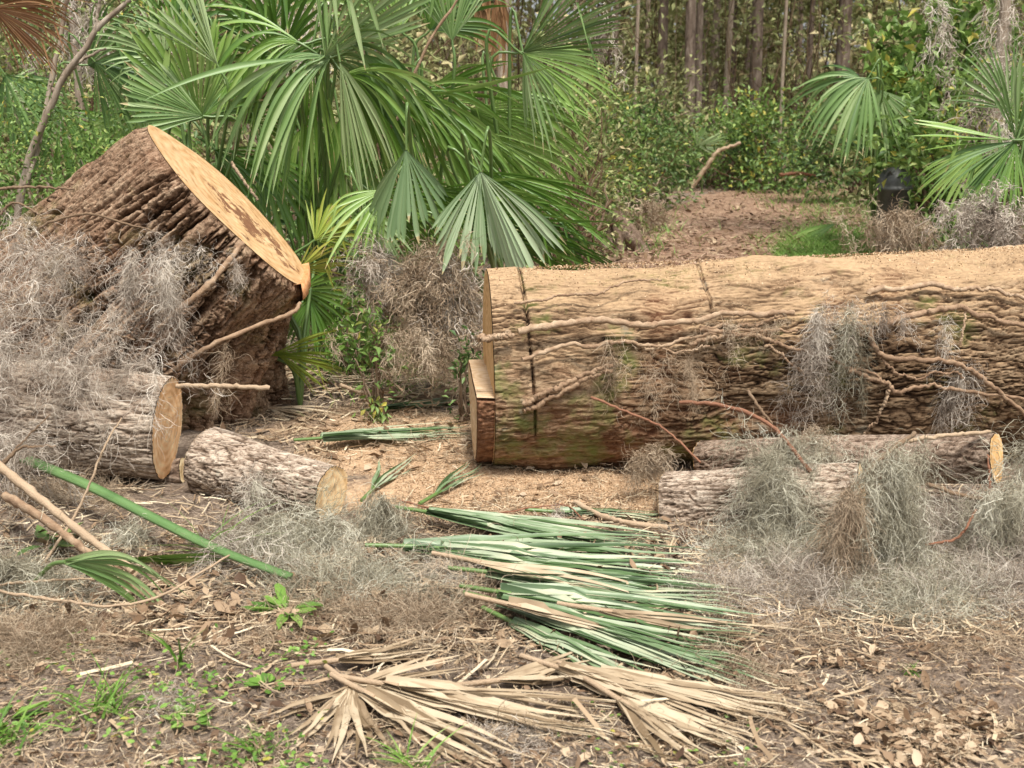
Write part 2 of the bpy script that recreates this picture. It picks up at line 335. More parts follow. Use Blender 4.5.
# ground
def ground_mat():
    m, nt, b, out = newmat('forest_floor')
    n1 = noise_tex(nt, 1.6, 6, .65); n2 = noise_tex(nt, 26, 6, .75); n3 = noise_tex(nt, 95, 4, .7)
    f = math_(nt, 'ADD', math_(nt, 'MULTIPLY', n2, .6), math_(nt, 'MULTIPLY', n3, .4))
    f = math_(nt, 'ADD', math_(nt, 'MULTIPLY', math_(nt, 'SUBTRACT', f, .5), 1.4), .49)
    soil = ramp(nt, f, [(.3, (.065, .048, .036)), (.45, (.165, .125, .095)), (.58, (.30, .235, .18)), (.74, (.50, .41, .31))])
    soil = mixc(nt, math_(nt, 'MULTIPLY', math_(nt, 'SUBTRACT', n1, .45), 3, True), soil, mixc(nt, .5, soil, (.22, .14, .09)))
    dust = ramp(nt, f, [(.3, (.36, .23, .14)), (.5, (.58, .39, .235)), (.7, (.70, .52, .35))])
    g = math_(nt, 'MULTIPLY', math_(nt, 'SUBTRACT', math_(nt, 'ADD', attr(nt, 'dust'), math_(nt, 'MULTIPLY', n2, .5)), .55), 3.5, True)
    c = mixc(nt, g, soil, dust)
    grn = ramp(nt, f, [(.3, (.06, .09, .025)), (.55, (.14, .19, .05)), (.7, (.26, .27, .11))])
    g2 = math_(nt, 'MULTIPLY', math_(nt, 'SUBTRACT', math_(nt, 'ADD', attr(nt, 'green'), math_(nt, 'MULTIPLY', n2, .5)), .65), 3, True)
    c = mixc(nt, g2, c, grn)
    nt.links.new(c, b.inputs['Base Color']); b.inputs['Roughness'].default_value = .95; b.inputs['Specular IOR Level'].default_value = .1
    bump(nt, b, f, .9, .02); return m
M['ground'] = ground_mat()
def path_mat():
    m, nt, b, out = newmat('dirt_track')
    n1 = noise_tex(nt, 1.1, 5, .6); n2 = noise_tex(nt, 18, 6, .75)
    c = ramp(nt, n2, [(.3, (.10, .06, .04)), (.46, (.23, .145, .095)), (.6, (.36, .245, .165)), (.75, (.52, .40, .30))])
    c = mixc(nt, math_(nt, 'MULTIPLY', math_(nt, 'SUBTRACT', n1, .5), 2.5, True), c, mixc(nt, .5, c, (.38, .26, .17)))
    nt.links.new(c, b.inputs['Base Color']); b.inputs['Roughness'].default_value = .95; b.inputs['Specular IOR Level'].default_value = .1
    bump(nt, b, n2, .8, .02); return m
M['path'] = path_mat()

# ------------------------------------------------------------------ ground and track
rng = np.random.default_rng(11)
def build_ground():
    ys = [-30, -15, -8, -4, -1, 1, 1.8]; y = 2.2
    while y < 500:
        ys.append(y); y += max(.016, (y - 2) * .0055) if y < 9 else (y * .018)
    ys = np.array(ys); u = np.linspace(-1, 1, 560); u = np.sign(u) * np.abs(u) ** 1.25
    wd = 3.2 + .75 * np.abs(ys)
    X = u[None] * wd[:, None]; Y = np.repeat(ys[:, None], len(u), 1)
    Z = hgt(X, Y); V = np.stack([X, Y, Z], -1).reshape(-1, 3)
    R, C = len(ys), len(u); b = (np.arange(R - 1)[:, None] * C + np.arange(C - 1)[None]).ravel()
    mb = MB(); mb.add(V, np.stack([b, b + 1, b + C + 1, b + C], 1))
    o = mb.obj('ground', M['ground'])
    dust = np.zeros(len(V)); green = np.zeros(len(V))
    for (px, py, rx, ry, a) in ((530, 492, .85, .30, 1.3), (430, 440, .6, .6, 1.2), (620, 500, .4, .25, .8), (380, 415, .5, .5, .6), (300, 430, .3, .4, .45), (520, 530, .6, .3, .45)):
        c = G(px, py); d = ((V[:, 0] - c[0]) / rx) ** 2 + ((V[:, 1] - c[1]) / ry) ** 2; dust = np.maximum(dust, a * np.exp(-d))
    for (px, py, rx, ry, a) in ((835, 245, 1.1, 2.2, 1.2), (830, 205, 1.5, 3, .8), (640, 225, .8, 3, .5), (360, 350, .8, 1.2, .5), (110, 720, .5, .25, .35), (400, 760, .2, .1, .5), (940, 260, 1.5, 2, .4)):
        c = G(px, py); d = ((V[:, 0] - c[0]) / rx) ** 2 + ((V[:, 1] - c[1]) / ry) ** 2; green = np.maximum(green, a * np.exp(-d))
    for nm, arr in (('dust', dust), ('green', green)):
        at = o.data.attributes.new(nm, 'FLOAT', 'POINT'); at.data.foreach_set('value', arr.astype(np.float32))
    tag(o, kind='structure')
    # track going back into the woods
    yy = np.concatenate([np.arange(6.5, 27, .12)]); cx = .55 + .2 * (yy - 6.5) + .006 * (yy - 6.5) ** 2
    hw = 1.15 + .045 * (yy - 6.5); hw = hw * (1 - .85 * sstep(23, 26.8, yy))
    n = 60; t = np.linspace(-1, 1, n)
    ed = 1 + .16 * noise(yy * .8, 3.3, 1.1)[:, None] * np.sign(t)[None] + .12 * noise(yy[:, None] * 2.2, np.sign(t)[None] * 5, 2.)
    X = cx[:, None] + hw[:, None] * t[None] * ed; Y = np.repeat(yy[:, None], n, 1)
    Z = hgt(X, Y) + .02 * (1 - np.abs(t)[None] ** 6) + .004
    Z[:, 0] -= .03; Z[:, -1] -= .03
    V = np.stack([X, Y, Z], -1).reshape(-1, 3); R = len(yy); b = (np.arange(R - 1)[:, None] * n + np.arange(n - 1)[None]).ravel()
    mb = MB(); mb.add(V, np.stack([b, b + 1, b + n + 1, b + n], 1)); tag(mb.obj('dirt_path', M['path']), kind='structure')
build_ground()

# ------------------------------------------------------------------ bark relief
def bark_relief(cx, cy, v, deep, su=.06, sv=.22, seed=0.):
    """cx,cy: position around the axis (metres), v: along. Returns displacement and a tone 0..1."""
    w = .035 * fbm(cx * 5 + seed, cy * 5, v * 3, 2); w2 = .20 * su * fbm(cx * 26 + seed, cy * 26, v * 13, 3)
    a = noise((cx + w + w2) / su + seed, (cy + w + w2) / su, v / sv)
    b = noise((cx - w + w2) / (su * .5) + 9.1 + seed, (cy + w - w2) / (su * .5), (v + w2) / (sv * .5))
    c = noise((cx + w2) / (su * .9) + 4.7, (cy - w2) / (su * .9) + seed, (v + 2 * w) / (sv * .22))
    amp = .55 + .9 * np.clip(noise(cx * 2.5 + 2, cy * 2.5 + seed, v * 1.6) + .5, 0, 1)
    fa = 1 - np.clip(np.abs(a) / .13, 0, 1) ** .8; fb = (1 - np.clip(np.abs(b) / .12, 0, 1)) * .6; fc = (1 - np.clip(np.abs(c) / .05, 0, 1)) * .28
    fine = fbm(cx * 30 + seed, cy * 30, v * 9, 3) * .22
    big = fbm(cx * 2.2 + seed, cy * 2.2, v * 1.1, 2)
    fis = np.maximum(np.maximum(fa, fb), fc) * amp
    return deep * (-fis + fine + .5) + big * .008, np.clip(.8 - fis * .85 + fine * 1.2, 0, 1)
def ring_faces(R, C):
    i = np.arange(R - 1)[:, None] * C; j = np.arange(C)[None]; k = (j + 1) % C
    return np.stack([i + j, i + k, i + C + k, i + C + j], -1).reshape(-1, 4)
def disc(mb, C, ring, rng, rings=14, rough=.004, nrmv=None):
    """fill a ring of points with concentric rings; small relief along the normal"""
    n = len(ring); V = []
    for k in range(rings):
        f = 1 - k / rings
        p = C + (ring - C) * f
        if nrmv is not None and 0 < k:
            p = p + nrmv * (rough * fbm(p[:, 0] * 14, p[:, 1] * 14, p[:, 2] * 14, 3))[:, None]
        V.append(p)
    V = np.array(V).reshape(-1, 3); F = ring_faces(rings, n); mb.add(V, F)
    k = mb.n; last = V[-n:]; mb.add(np.vstack([last, last.mean(0)]), np.stack([np.arange(n), (np.arange(n) + 1) % n, np.full(n, n)], 1))

def make_log(name, label, A0, A1, r0, r1, mat, faces=(True, True), deep=.012, res=.008, group=None, seed=0., tone=(.72, .48, .22), dark=0., cat='log', flare=None, slab=None, su=.045, sv=.2, rimw=.012, dusty=False):
    A0 = np.array(A0, float); A1 = np.array(A1, float); L = np.linalg.norm(A1 - A0); ax = (A1 - A0) / L
    sid = nrm(np.cross(ax, [0, 0, 1.])); upv = np.cross(sid, ax)
    root = thing(name, label, cat, A0 + [0, 0, -r0], group); root_l = np.array(root.location)
    nv = max(8, int(L / res)); nu = max(24, int(2 * math.pi * max(r0, r1) / res))
    s = np.linspace(0, L, nv); th = np.arange(nu) / nu * 2 * math.pi
    S, T = np.meshgrid(s, th, indexing='ij')
    r = r0 + (r1 - r0) * S / L
    r = r * (1 + .035 * np.cos(2 * T + seed) + .03 * np.cos(3 * T + 1.7 * seed + S * .8)) + .5 * .03 * noise(S * 2.0, np.cos(T) * 1.5 + seed, np.sin(T) * 1.5)
    if flare is not None: r = r + flare(S, T)
    d, tn = bark_relief(np.cos(T) * r, np.sin(T) * r, S, deep, su, sv, seed)
    if dusty: d = d * (1 - .62 * sstep(.35, .8, np.sin(T) + .5 * fbm(S * 3, np.cos(T) * 2, 4., 3)))
    r = r + d
    if slab is not None:
        r2 = slab(S, T, r); tn = np.clip(tn - 40 * np.clip(r - r2, 0, 1), -.35, 1); r = r2  # groove shade put into the tone: saw cuts get darker with depth
    P = A0 + ax * S[..., None] + r[..., None] * (np.cos(T)[..., None] * sid + np.sin(T)[..., None] * upv)
    mb = MB(); mb.add(P.reshape(-1, 3), ring_faces(nv, nu), tn.ravel()); mb.v = [v - root_l for v in mb.v]
    mb.obj('bark', mat, root)
    rg = np.random.default_rng(int(seed * 10) + 3)
    for e in (0, 1):
        if not faces[e]: continue
        ring = P[0] if e == 0 else P[-1]; c = ring.mean(0); nv_ = -ax if e == 0 else ax
        ring = c + (ring - c) * .99 + nv_ * .003
        fm = wood_mat('sawn_wood', tuple(c - root_l), tuple(ax), tone, dark)
        f = MB(); disc(f, c, ring[::-1] if e == 0 else ring, rg, 12, .004, nv_); f.v = [v - root_l for v in f.v]; f.obj('sawn_face', fm, root)
    return root, A0, ax, L, sid, upv

# ------------------------------------------------------------------ big felled trunk
LA0 = A(489, 366, 5.42); LA0[2] = .44
ang = math.radians(4.5); LAX = np.array([math.cos(ang), math.sin(ang), 0.012]); LAX /= np.linalg.norm(LAX)
LA1 = LA0 + LAX * 4.6
R0, R1 = .43, .52
def slabcut(S, T, r):
    up = np.sin(T)                                     # 1 on top
    kerf = np.exp(-((S - .145 - .02 * (1 - up)) / .004) ** 2) * sstep(-.55, -.4, up)
    r = r - .035 * kerf
    k2 = np.exp(-((S - .955) / .005) ** 2) * sstep(.60, .68, up) * .02
    r = r - k2
    return r + .010 * sstep(.15, .13, S) * (up > -.5)
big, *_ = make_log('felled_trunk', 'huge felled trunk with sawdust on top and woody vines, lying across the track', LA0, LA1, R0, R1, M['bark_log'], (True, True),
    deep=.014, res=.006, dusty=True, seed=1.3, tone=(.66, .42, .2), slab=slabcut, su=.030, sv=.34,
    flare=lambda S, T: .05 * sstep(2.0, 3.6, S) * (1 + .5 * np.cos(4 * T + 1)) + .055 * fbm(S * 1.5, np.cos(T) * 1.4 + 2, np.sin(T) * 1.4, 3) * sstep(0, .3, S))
def on_log(px, py, off=.012):
    o = np.array([0, 0, CAMZ]); d = nrm(ray(px, py)); r = R0 + .02
    for _ in range(4):
        oc = o - LA0; dp = d - LAX * d.dot(LAX); op = oc - LAX * oc.dot(LAX)
        a = dp.dot(dp); b = 2 * dp.dot(op); c = op.dot(op) - (r + off) ** 2; D = b * b - 4 * a * c
        t = (-b - math.sqrt(max(D, 0))) / (2 * a); p = o + d * t; s = (p - LA0).dot(LAX); r = R0 + (R1 - R0) * np.clip(s / 4.6, 0, 1) + .015
    return p
# stepped lower slab sticking out of the butt end
def step_slab():
    root_l = np.array(big.location); sid = nrm(np.cross(LAX, [0, 0, 1.])); upv = np.cross(sid, LAX)
    th0 = -.13; T = np.linspace(math.pi - th0, 2 * math.pi + th0, 260); r = (R0 - .005) * (1 + .03 * np.cos(2 * T + 1.3))
    pts = []
    for s in np.linspace(.02, -.078, 16):
        dd, _ = bark_relief(np.cos(T) * r, np.sin(T) * r, s + 5, .016, .04, .26, 1.3); k = r + dd - .012 * (s < -.074)
        ring = LA0 + LAX * s + (k + 0 * T)[:, None] * (np.cos(T)[:, None] * sid + np.sin(T)[:, None] * upv)
        top = ring[-1] + (ring[0] - ring[-1]) * np.linspace(0, 1, 24)[1:-1, None] + upv * (.012 * noise(np.linspace(0, 6, 22), s * 8, 4.))[:, None]
        pts.append(np.vstack([ring, top]))
    P = np.array(pts); n = P.shape[1]; mb = MB()
    mb.add(P.reshape(-1, 3) - root_l, ring_faces(len(P), n), .3)
    o = mb.obj('step_bark', M['bark_step'], big)
    f = MB(); disc(f, P[-1].mean(0), P[-1] - LAX * .002, None, 8, .004, -LAX); f.v = [v - root_l for v in f.v]
    f.obj('step_face', wood_mat('sawn_wood_step', tuple(LA0 - root_l), tuple(LAX), (.72, .52, .32)), big)
    # flat top of the step
    a = P[0][259:]; bq = P[-1][259:]; t = MB(); k = len(a)
    V = np.array([a[:] * (1 - q) + bq[:] * q for q in np.linspace(0, 1, 6)]) + upv * .016
    idx = (np.arange(5)[:, None] * k + np.arange(k - 1)[None]).ravel()
    t.add(V.reshape(-1, 3) - root_l, np.stack([idx, idx + 1, idx + k + 1, idx + k], 1)); t.obj('step_top', wood_mat('sawn_wood_top', (0, 0, 0), (0, 0, 1.), (.52, .37, .23)), big)
step_slab()

# ------------------------------------------------------------------ leaning stump
def make_stump():
    C = A(232, 207, 6.05)
    m_ = np.array([-.68, 0, .73]);  toward = -nrm(ray(232, 207)); r_ = nrm(np.cross(-toward, [0, 0, 1.])); u_ = np.cross(r_, -toward); nscreen = .73 * r_ + .68 * u_
    n = nrm(nscreen * math.cos(math.radians(9.5)) + toward * math.sin(math.radians(9.5)) + np.array([0, 0, .0]))
    m_ = -.68 * r_ + .73 * u_; m_ = nrm(m_ - n * m_.dot(n)); b = np.cross(n, m_)          # b roughly along depth
    if b[1] < 0: b = -b
    E = np.array([-2.50, 6.30, -.06]); ex, ey = 1.15, .72
    nu, nv = 700, 460
    th = np.arange(nu) / nu * 2 * math.pi; t = np.linspace(0, 1, nv)
    rf = .525 * (1 + .03 * np.cos(3 * th + 1) + .025 * np.cos(5 * th))
    # chip left by the hinge on the lower right edge
    dth = np.abs(((th - math.pi + math.pi) % (2 * math.pi)) - math.pi)
    face = C + rf[:, None] * (np.cos(th)[:, None] * m_ + np.sin(th)[:, None] * b)
    rb = 1 + .10 * np.cos(4 * th + .6) + .06 * np.cos(7 * th)
    base = E + (rb[:, None]) * (np.cos(th)[:, None] * np.array([-ex, 0, 0]) + np.sin(th)[:, None] * np.array([0, ey, 0]))
    T = t[:, None, None]
    k = T ** .95
    P = face[None] * (1 - k) + base[None] * k
    bul = np.sin(math.pi * T) * np.array([-.09, 0, 0])
    P = P + bul
    cen = P.mean(1, keepdims=True); rad = nrm(P - cen)
    TH = np.broadcast_to(th, (nv, nu)); v = np.broadcast_to((t * 1.7)[:, None], (nv, nu))
    rr = np.linalg.norm(P - cen, axis=-1) * .8 + .1
    rr = .58 + 0 * rr
    d, tn = bark_relief(np.cos(TH) * rr, np.sin(TH) * rr, v, .050, .066, 1.1, 4.2)
    but = .11 * (np.abs(noise(np.cos(TH) * 2.6 + 3, np.sin(TH) * 2.6, v * .3)) * 2 - .65) * sstep(.02, .5, t)[:, None]
    P = P + rad * (d * sstep(0, .02, t)[:, None] + but)[..., None]
    P[0] = P[0] + 0
    loc = E.copy(); loc[2] = 0
    root = thing('tree_stump', 'massive leaning stump with thick furrowed bark and a slanting sawn top', 'stump', loc)
    mb = MB(); mb.add(P.reshape(-1, 3) - loc, ring_faces(nv, nu), tn.ravel()); mb.obj('bark', M['bark_stump'], root)
    ring = P[0] + n * .003
    f = MB(); disc(f, ring.mean(0), ring, None, 30, .006, n); f.v = [q - loc for q in f.v]
    f.obj('sawn_face', wood_mat('sawn_wood_stump', tuple(C - loc), tuple(n), (.55, .35, .175), dark=.4, ringscale=16, pocket=(tuple(C - m_ * .14 - loc), tuple(m_), tuple(b))), root)
    # splintered hinge lip
    lip = MB(); c0 = C - m_ * .50 + n * .0
    rg = np.random.default_rng(5); V = []
    for i in range(26):
        q = (i / 25 - .5) * .62; bw = c0 + b * q - m_ * (.028 - .16 * q * q)
        hgt_ = .05 + .03 * rg.random()
        V.append([bw - m_ * .03 - n * .10, bw - m_ * .035 + n * (-.035 + .015 * rg.random()), bw + m_ * .03 + n * (.012 + .02 * rg.random()), bw + m_ * .06 - n * .03])
    V = np.array(V); idx = (np.arange(25)[:, None] * 4 + np.arange(3)[None]).ravel()
    lip.add(V.reshape(-1, 3) - loc, np.stack([idx, idx + 1, idx + 5, idx + 4], 1)); lip.obj('splintered_lip', wood_mat('sawn_wood_lip', tuple(C - loc), tuple(n), (.62, .30, .13)), root)
    return C, n, m_, b
SC_, Sn, Sm, Sb = make_stump()

# ------------------------------------------------------------------ smaller logs
lg = 'cut logs around the clearing'
a1 = A(167, 427, 4.95); a0 = A(-140, 400, 5.0)
make_log('cut_log', 'grey barked log with upright oval sawn end resting against the big stump', a0, a1, .25, .207, M['bark_grey'], (True, True), deep=.014, res=.006, group=lg, seed=2.2, tone=(.88, .56, .30), su=.028, sv=.22)
a1 = A(331, 494, 4.62); a0 = A(188, 468, 4.62) + np.array([0, .28, 0]); a0[2] = .14
make_log('cut_log', 'short pale log on the ground right below the big stump', a0, a1, .142, .114, M['bark_grey'], (True, True), deep=.009, res=.005, group=lg, seed=3.1, tone=(.88, .64, .36), su=.022, sv=.20)
a1 = A(183, 474, 5.02); a0 = A(80, 488, 5.1)
make_log('cut_log', 'small log end with pale sawn wood wedged under the grey barked log', a0, a1 + [0.0, .03, 0], .06, .062, M['bark_weathered'], (True, True), deep=.006, res=.006, group=lg, seed=3.9, tone=(.80, .62, .36))
a0 = A(668, 507, 4.66); a1 = A(862, 500, 4.40)
make_log('cut_log', 'pale grey log with square cut left end in front of the felled trunk', a0, a1, .148, .14, M['bark_grey'], (True, True), deep=.010, res=.005, group=lg, seed=5.0, tone=(.74, .52, .28), su=.022, sv=.24)
a0 = A(702, 459, 5.05); a1 = A(996, 458, 4.38)
make_log('cut_log', 'long thin brown log tucked under the felled trunk, round orange sawn end', a0, a1, .085, .10, M['bark_weathered'], (True, True), deep=.008, res=.0055, group=lg, seed=6.0, tone=(.74, .46, .20), su=.02, sv=.10)
a0 = A(992, 540, 4.25); a1 = A(1080, 525, 4.5)
make_log('cut_log', 'broken pale log end poking from moss at the far right', a0, a1, .075, .09, M['bark_weathered'], (True, True), deep=.008, res=.006, group=lg, seed=7.0, tone=(.80, .62, .40))

# ------------------------------------------------------------------ vines and sticks
def px_tube(name, label, cat, pts, r, mat, m=7, n=30, group=None, jit=.002, seed=0, taper=.6, rn=.5, knots=.12):
    P = smooth_path(pts, n, jit, seed); rg = np.random.default_rng(seed + 50)
    rr = r * np.linspace(1, taper, n) * (1 + knots * rg.normal(size=n))
    mb = MB(); tubes(mb, P, rr, m, [rn]); o = mb.obj(name, mat, None, P[0]); return tag(o, label, cat, group)
vg = 'woody vines clinging to the felled trunk'
vines = [
 ([(514,303),(553,298),(592,295),(619,284),(662,279)], .008, 'dark thin vine on the sawdusty top near the butt end'),
 ([(518,331),(546,326),(592,320),(649,325),(700,319),(747,314),(794,311)], .019, 'thick vine along the upper shoulder from the saw cut to the moss'),
 ([(480,339),(498,337),(512,334)], .018, 'short stub of thick vine on the butt slab left of the saw cut'),
 ([(521,360),(572,346),(622,343),(660,345),(700,335),(760,328)], .011, 'middle vine rising gently right of the saw cut'),
 ([(523,404),(556,388),(590,373),(612,366)], .014, 'upper one of a slanting vine pair by the lower saw cut'),
 ([(524,412),(566,390),(595,376),(612,371)], .013, 'lower one of a slanting vine pair by the lower saw cut'),
 ([(868,291),(928,285),(982,290),(1030,297)], .014, 'dark vine near the top right of the felled trunk'),
 ([(880,326),(922,313),(955,309),(982,317),(1030,329)], .017, 'vine arching over behind the thin moss tassel at right'),
 ([(868,331),(878,353),(915,358),(949,361),(976,374),(1002,395),(1030,420)], .015, 'forked vine sweeping down to the lower right'),
 ([(848,371),(881,381),(898,390),(928,385),(959,390),(1030,402)], .012, 'sagging vine low on the right half of the trunk'),
 ([(700,331),(747,334),(781,346),(828,359),(881,378)], .011, 'vine dropping rightward behind the hanging moss'),
 ([(690,343),(717,337),(760,333),(797,331)], .010, 'short straight vine under the thick shoulder vine'),
 ([(700,326),(740,326),(770,320),(794,313)], .009, 'vine crossing the thick shoulder vine near the moss'),
 ([(888,391),(881,411),(863,436)], .008, 'thin vine hanging down below the sagging vine'),
 ([(966,312),(963,330),(960,346)], .006, 'tiny vine shoot hanging beside the moss tassel'),
 ([(878,354),(895,371),(918,377),(950,372),(965,380)], .007, 'thin looping vine below the forked vine'),
 ([(640,345),(680,352),(710,345)], .007, 'thin vine loop at the middle of the trunk'),
 ([(765,345),(790,362),(806,378)], .007, 'short thin vine slanting down left of the hanging moss'),
]
for i, (pts, r, lb) in enumerate(vines):
    off = .020 + r * .75
    P = smooth_path(np.array([(p[0], p[1], 0) for p in pts]), 34)
    rg = np.random.default_rng(i); P[:, 1] += np.convolve(rg.normal(size=34) * 2.2, np.ones(3) / 3, 'same')
    px_tube('woody_vine', lb, 'vine', [on_log(p[0], p[1], off) for p in P], r * .88, M['vine'], 8, 80, vg, .0022, i, .65, .35 + .3 * rg.random())

def at_path(pts): return [A(*p) for p in pts]
sticks = [
 ('broken_stick', 'straight peeled stick poking out right of the oval log end', 'stick', [(176,386,4.86),(222,386,4.8),(269,388,4.75)], .010, 'stick', 1.),
 ('bare_stick', 'long brown peeled stick slanting down at the left edge', 'stick', [(-5,462,4.15),(60,515,3.98),(133,571,3.82)], .0165, 'stick', .9),
 ('bare_stick', 'dull brown stick lying just below the long peeled stick', 'stick', [(5,495,4.25),(45,520,4.15),(85,550,4.05),(165,608,3.72)], .018, 'vine', .8),
 ('broken_stick', 'pale splintered stick on the leaf litter left of the dry fronds', 'stick', [(207,636,3.50),(262,656,3.37),(318,674,3.27)], .013, 'stick', .8),
 ('bent_twig', 'thin tan twig rising from the ground across the green stalk', 'twig', [(36,575,4.0),(75,515,4.15),(95,470,4.2),(105,445,4.22),(122,418,4.3)], .006, 'stick', .5),
 ('bent_twig', 'forked grey twig at the left edge below the grey log', 'twig', [(0,468,4.25),(20,448,4.25),(32,447,4.25),(55,446,4.3)], .007, 'twig', .5),
 ('bent_twig', 'twig in front of the grey barked log near the left edge', 'twig', [(0,466,4.3),(22,442,4.35),(50,415,4.4)], .005, 'twig', .5),
 ('curved_twig', 'long thin pale twig arching over the moss at lower left', 'twig', [(0,592,3.7),(60,600,3.62),(105,606,3.55),(160,596,3.6),(230,555,3.9)], .006, 'stick', .6),
 ('curved_twig', 'thin straight twig lying on the moss at left', 'twig', [(0,585,3.75),(60,580,3.78),(125,578,3.78)], .005, 'stick', .6),
 ('bent_twig', 'dark crooked twig on the leaf litter at lower left', 'twig', [(10,728,2.9),(40,722,2.92),(60,712,2.96),(112,715,2.94)], .006, 'twig', .8),
 ('bent_twig', 'dark curved twig nearest the bottom left corner', 'twig', [(55,744,2.83),(90,742,2.84),(128,732,2.88),(172,714,2.95)], .0065, 'twig', .8),
 ('curved_twig', 'thin twig flat on the litter below the left moss', 'twig', [(0,646,3.35),(40,645,3.35),(100,641,3.36)], .005, 'twig', .7),
 ('woody_vine', 'pale vine curving up across the stump bark under the cut face', 'vine', [(174,370,5.30),(206,348,5.32),(252,328,5.45),(292,313,5.66),(300,303,5.75)], .012, 'vine', .8),
 ('woody_vine', 'short stout vine on the stump bark near the grey moss', 'vine', [(172,315,5.22),(199,293,5.28),(219,273,5.36),(243,243,5.48)], .014, 'vine', .9),
 ('bare_twig', 'bare twig arching over the moss on the stump', 'twig', [(30,237,5.25),(50,222,5.2),(90,214,5.2),(130,225,5.2),(160,233,5.22)], .007, 'twig', .6),
 ('bare_twig', 'bare twig reaching in at the left edge above the moss', 'twig', [(-5,189,5.6),(30,187,5.6),(75,189,5.6)], .008, 'twig', .6),
 ('bare_twig', 'low forked twig at the left edge behind the moss', 'twig', [(-5,218,5.6),(15,203,5.6),(42,216,5.55)], .007, 'twig', .6),
 ('bare_twig', 'twig crossing the grey moss above the grey log', 'twig', [(10,318,5.0),(50,320,5.0),(95,328,4.98),(135,340,4.95)], .006, 'twig', .5),
 ('bare_branch', 'long reddish branch arching out of the moss heap in front of the trunk', 'branch', [(680,402,4.85),(724,406,4.75),(764,421,4.6),(787,442,4.5),(811,473,4.4)], .009, 'twig_red', .9),
 ('bare_twig', 'short grey twig standing in the moss heap beside the reddish branch', 'twig', [(748,391,4.75),(760,408,4.65),(772,424,4.6)], .007, 'twig', .8),
 ('bare_twig', 'thin reddish twig slanting down over the trunk left of the moss heap', 'twig', [(590,397,4.9),(630,413,4.85),(663,428,4.8),(700,462,4.6)], .006, 'twig_red', .7),
 ('bare_branch', 'thick grey branch slanting up through the hanging moss curtain', 'branch', [(842,498,4.1),(862,478,4.12),(885,455,4.18),(915,433,4.25)], .013, 'twig', .7),
 ('bare_branch', 'pale level branch along the top of the moss curtain', 'branch', [(900,442,4.3),(940,436,4.3),(990,432,4.35)], .009, 'stick', .8),
 ('bare_branch', 'grey twisted branch crossing the brown log into the moss', 'branch', [(926,484,4.2),(960,495,4.18),(985,500,4.15),(1006,505,4.12)], .009, 'twig', .8),
 ('bare_twig', 'dark forked twig in the middle of the right moss', 'twig', [(925,545,4.0),(955,539,4.0),(968,525,4.0),(975,510,4.05)], .005, 'twig_red', .8),
 ('bare_twig', 'dark upright twig in front of the brown log end', 'twig', [(988,505,4.15),(990,480,4.2),(987,455,4.25)], .005, 'twig_red', .8),
 ('bare_twig', 'dark thin twig reaching over the green fronds from the moss', 'twig', [(390,598,3.85),(430,592,3.85),(470,588,3.9),(500,580,3.95)], .006, 'twig_red', .8),
 ('bare_twig', 'thin arched twig over the sawdust behind the green fronds', 'twig', [(400,500,4.6),(440,510,4.5),(490,514,4.5),(560,505,4.6),(585,520,4.4)], .004, 'twig_red', .8),
 ('bare_stick', 'smooth tan stick lying behind the green fronds by the pale log', 'stick', [(575,502,4.6),(600,515,4.5),(630,523,4.42),(668,528,4.38)], .011, 'stick', 1.),
 ('bare_stick', 'brown stick half buried in bare soil at lower right', 'stick', [(795,690,3.15),(830,692,3.14),(866,700,3.1)], .013, 'stick', .7),
 ('bare_stick', 'thin straw coloured stick on the soil near the bottom edge', 'stick', [(768,750,2.82),(820,747,2.83),(880,745,2.84)], .004, 'stick', .8),
 ('bare_twig', 'forked pale twig on bare soil right of the dry fronds', 'twig', [(740,708,3.08),(790,722,3.0),(850,732,2.95),(875,722,2.98)], .005, 'stick', .8),
 ('pale_vine', 'pale bare stem curving up through the brown moss bush', 'branch', [(397,342,6.9),(408,322,6.9),(420,296,6.9),(420,268,6.95),(405,240,7.)], .010, 'stick', .6),
 ('pale_vine', 'pale stem lying behind the sawdust patch', 'branch', [(340,384,6.5),(362,393,6.4),(388,392,6.3)], .011, 'stick', .7),
 ('pale_vine', 'thin pale stem leaning from the grass beside the moss bush', 'branch', [(376,338,6.8),(380,365,6.5),(390,380,6.4),(402,390,6.2)], .009, 'stick', .7),
 ('climbing_stem', 'thin brown stem climbing in front of the big palmetto fronds', 'vine', [(379,160,7.1),(379,142,7.1),(397,120,7.1),(406,95,7.1),(425,50,7.1),(442,22,7.1),(462,-5,7.1)], .011, 'vine', .7),
 ('climbing_stem', 'dark thin stem slanting through the palmettos right of the stump top', 'vine', [(232,150,7.),(245,120,7.),(262,98,7.),(285,82,7.)], .009, 'twig', .7),
 ('bare_stick', 'pale dead stick leaning behind the top of the stump', 'stick', [(231,162,6.9),(243,180,6.9),(258,200,6.9)], .010, 'stick', .8),
 ('bare_branch', 'pale dead branch leaning at the left end of the far bushes', 'branch', [(690,190,20),(704,170,20),(718,152,20),(740,143,20)], .05, 'stick', .5),
 ('bare_stick', 'short fallen stick on the dirt track behind the trunk', 'stick', [(668,226,17),(695,226,17),(720,229,16.8)], .03, 'stick', .6),
 ('bare_stick', 'thin fallen stick across the middle of the dirt track', 'stick', [(745,235,16),(775,234,16),(790,236,15.9)], .02, 'stick', .6),
 ('bare_stick', 'red brown stick across the dark gap under the far bushes', 'stick', [(780,175,21),(800,173,21),(815,176,21)], .03, 'twig_red', .7),
 ('bare_stick', 'pale long root along the top right behind the trunk', 'branch', [(945,262,6.9),(985,250,7.),(1030,246,7.1)], .014, 'stick', .7),
]
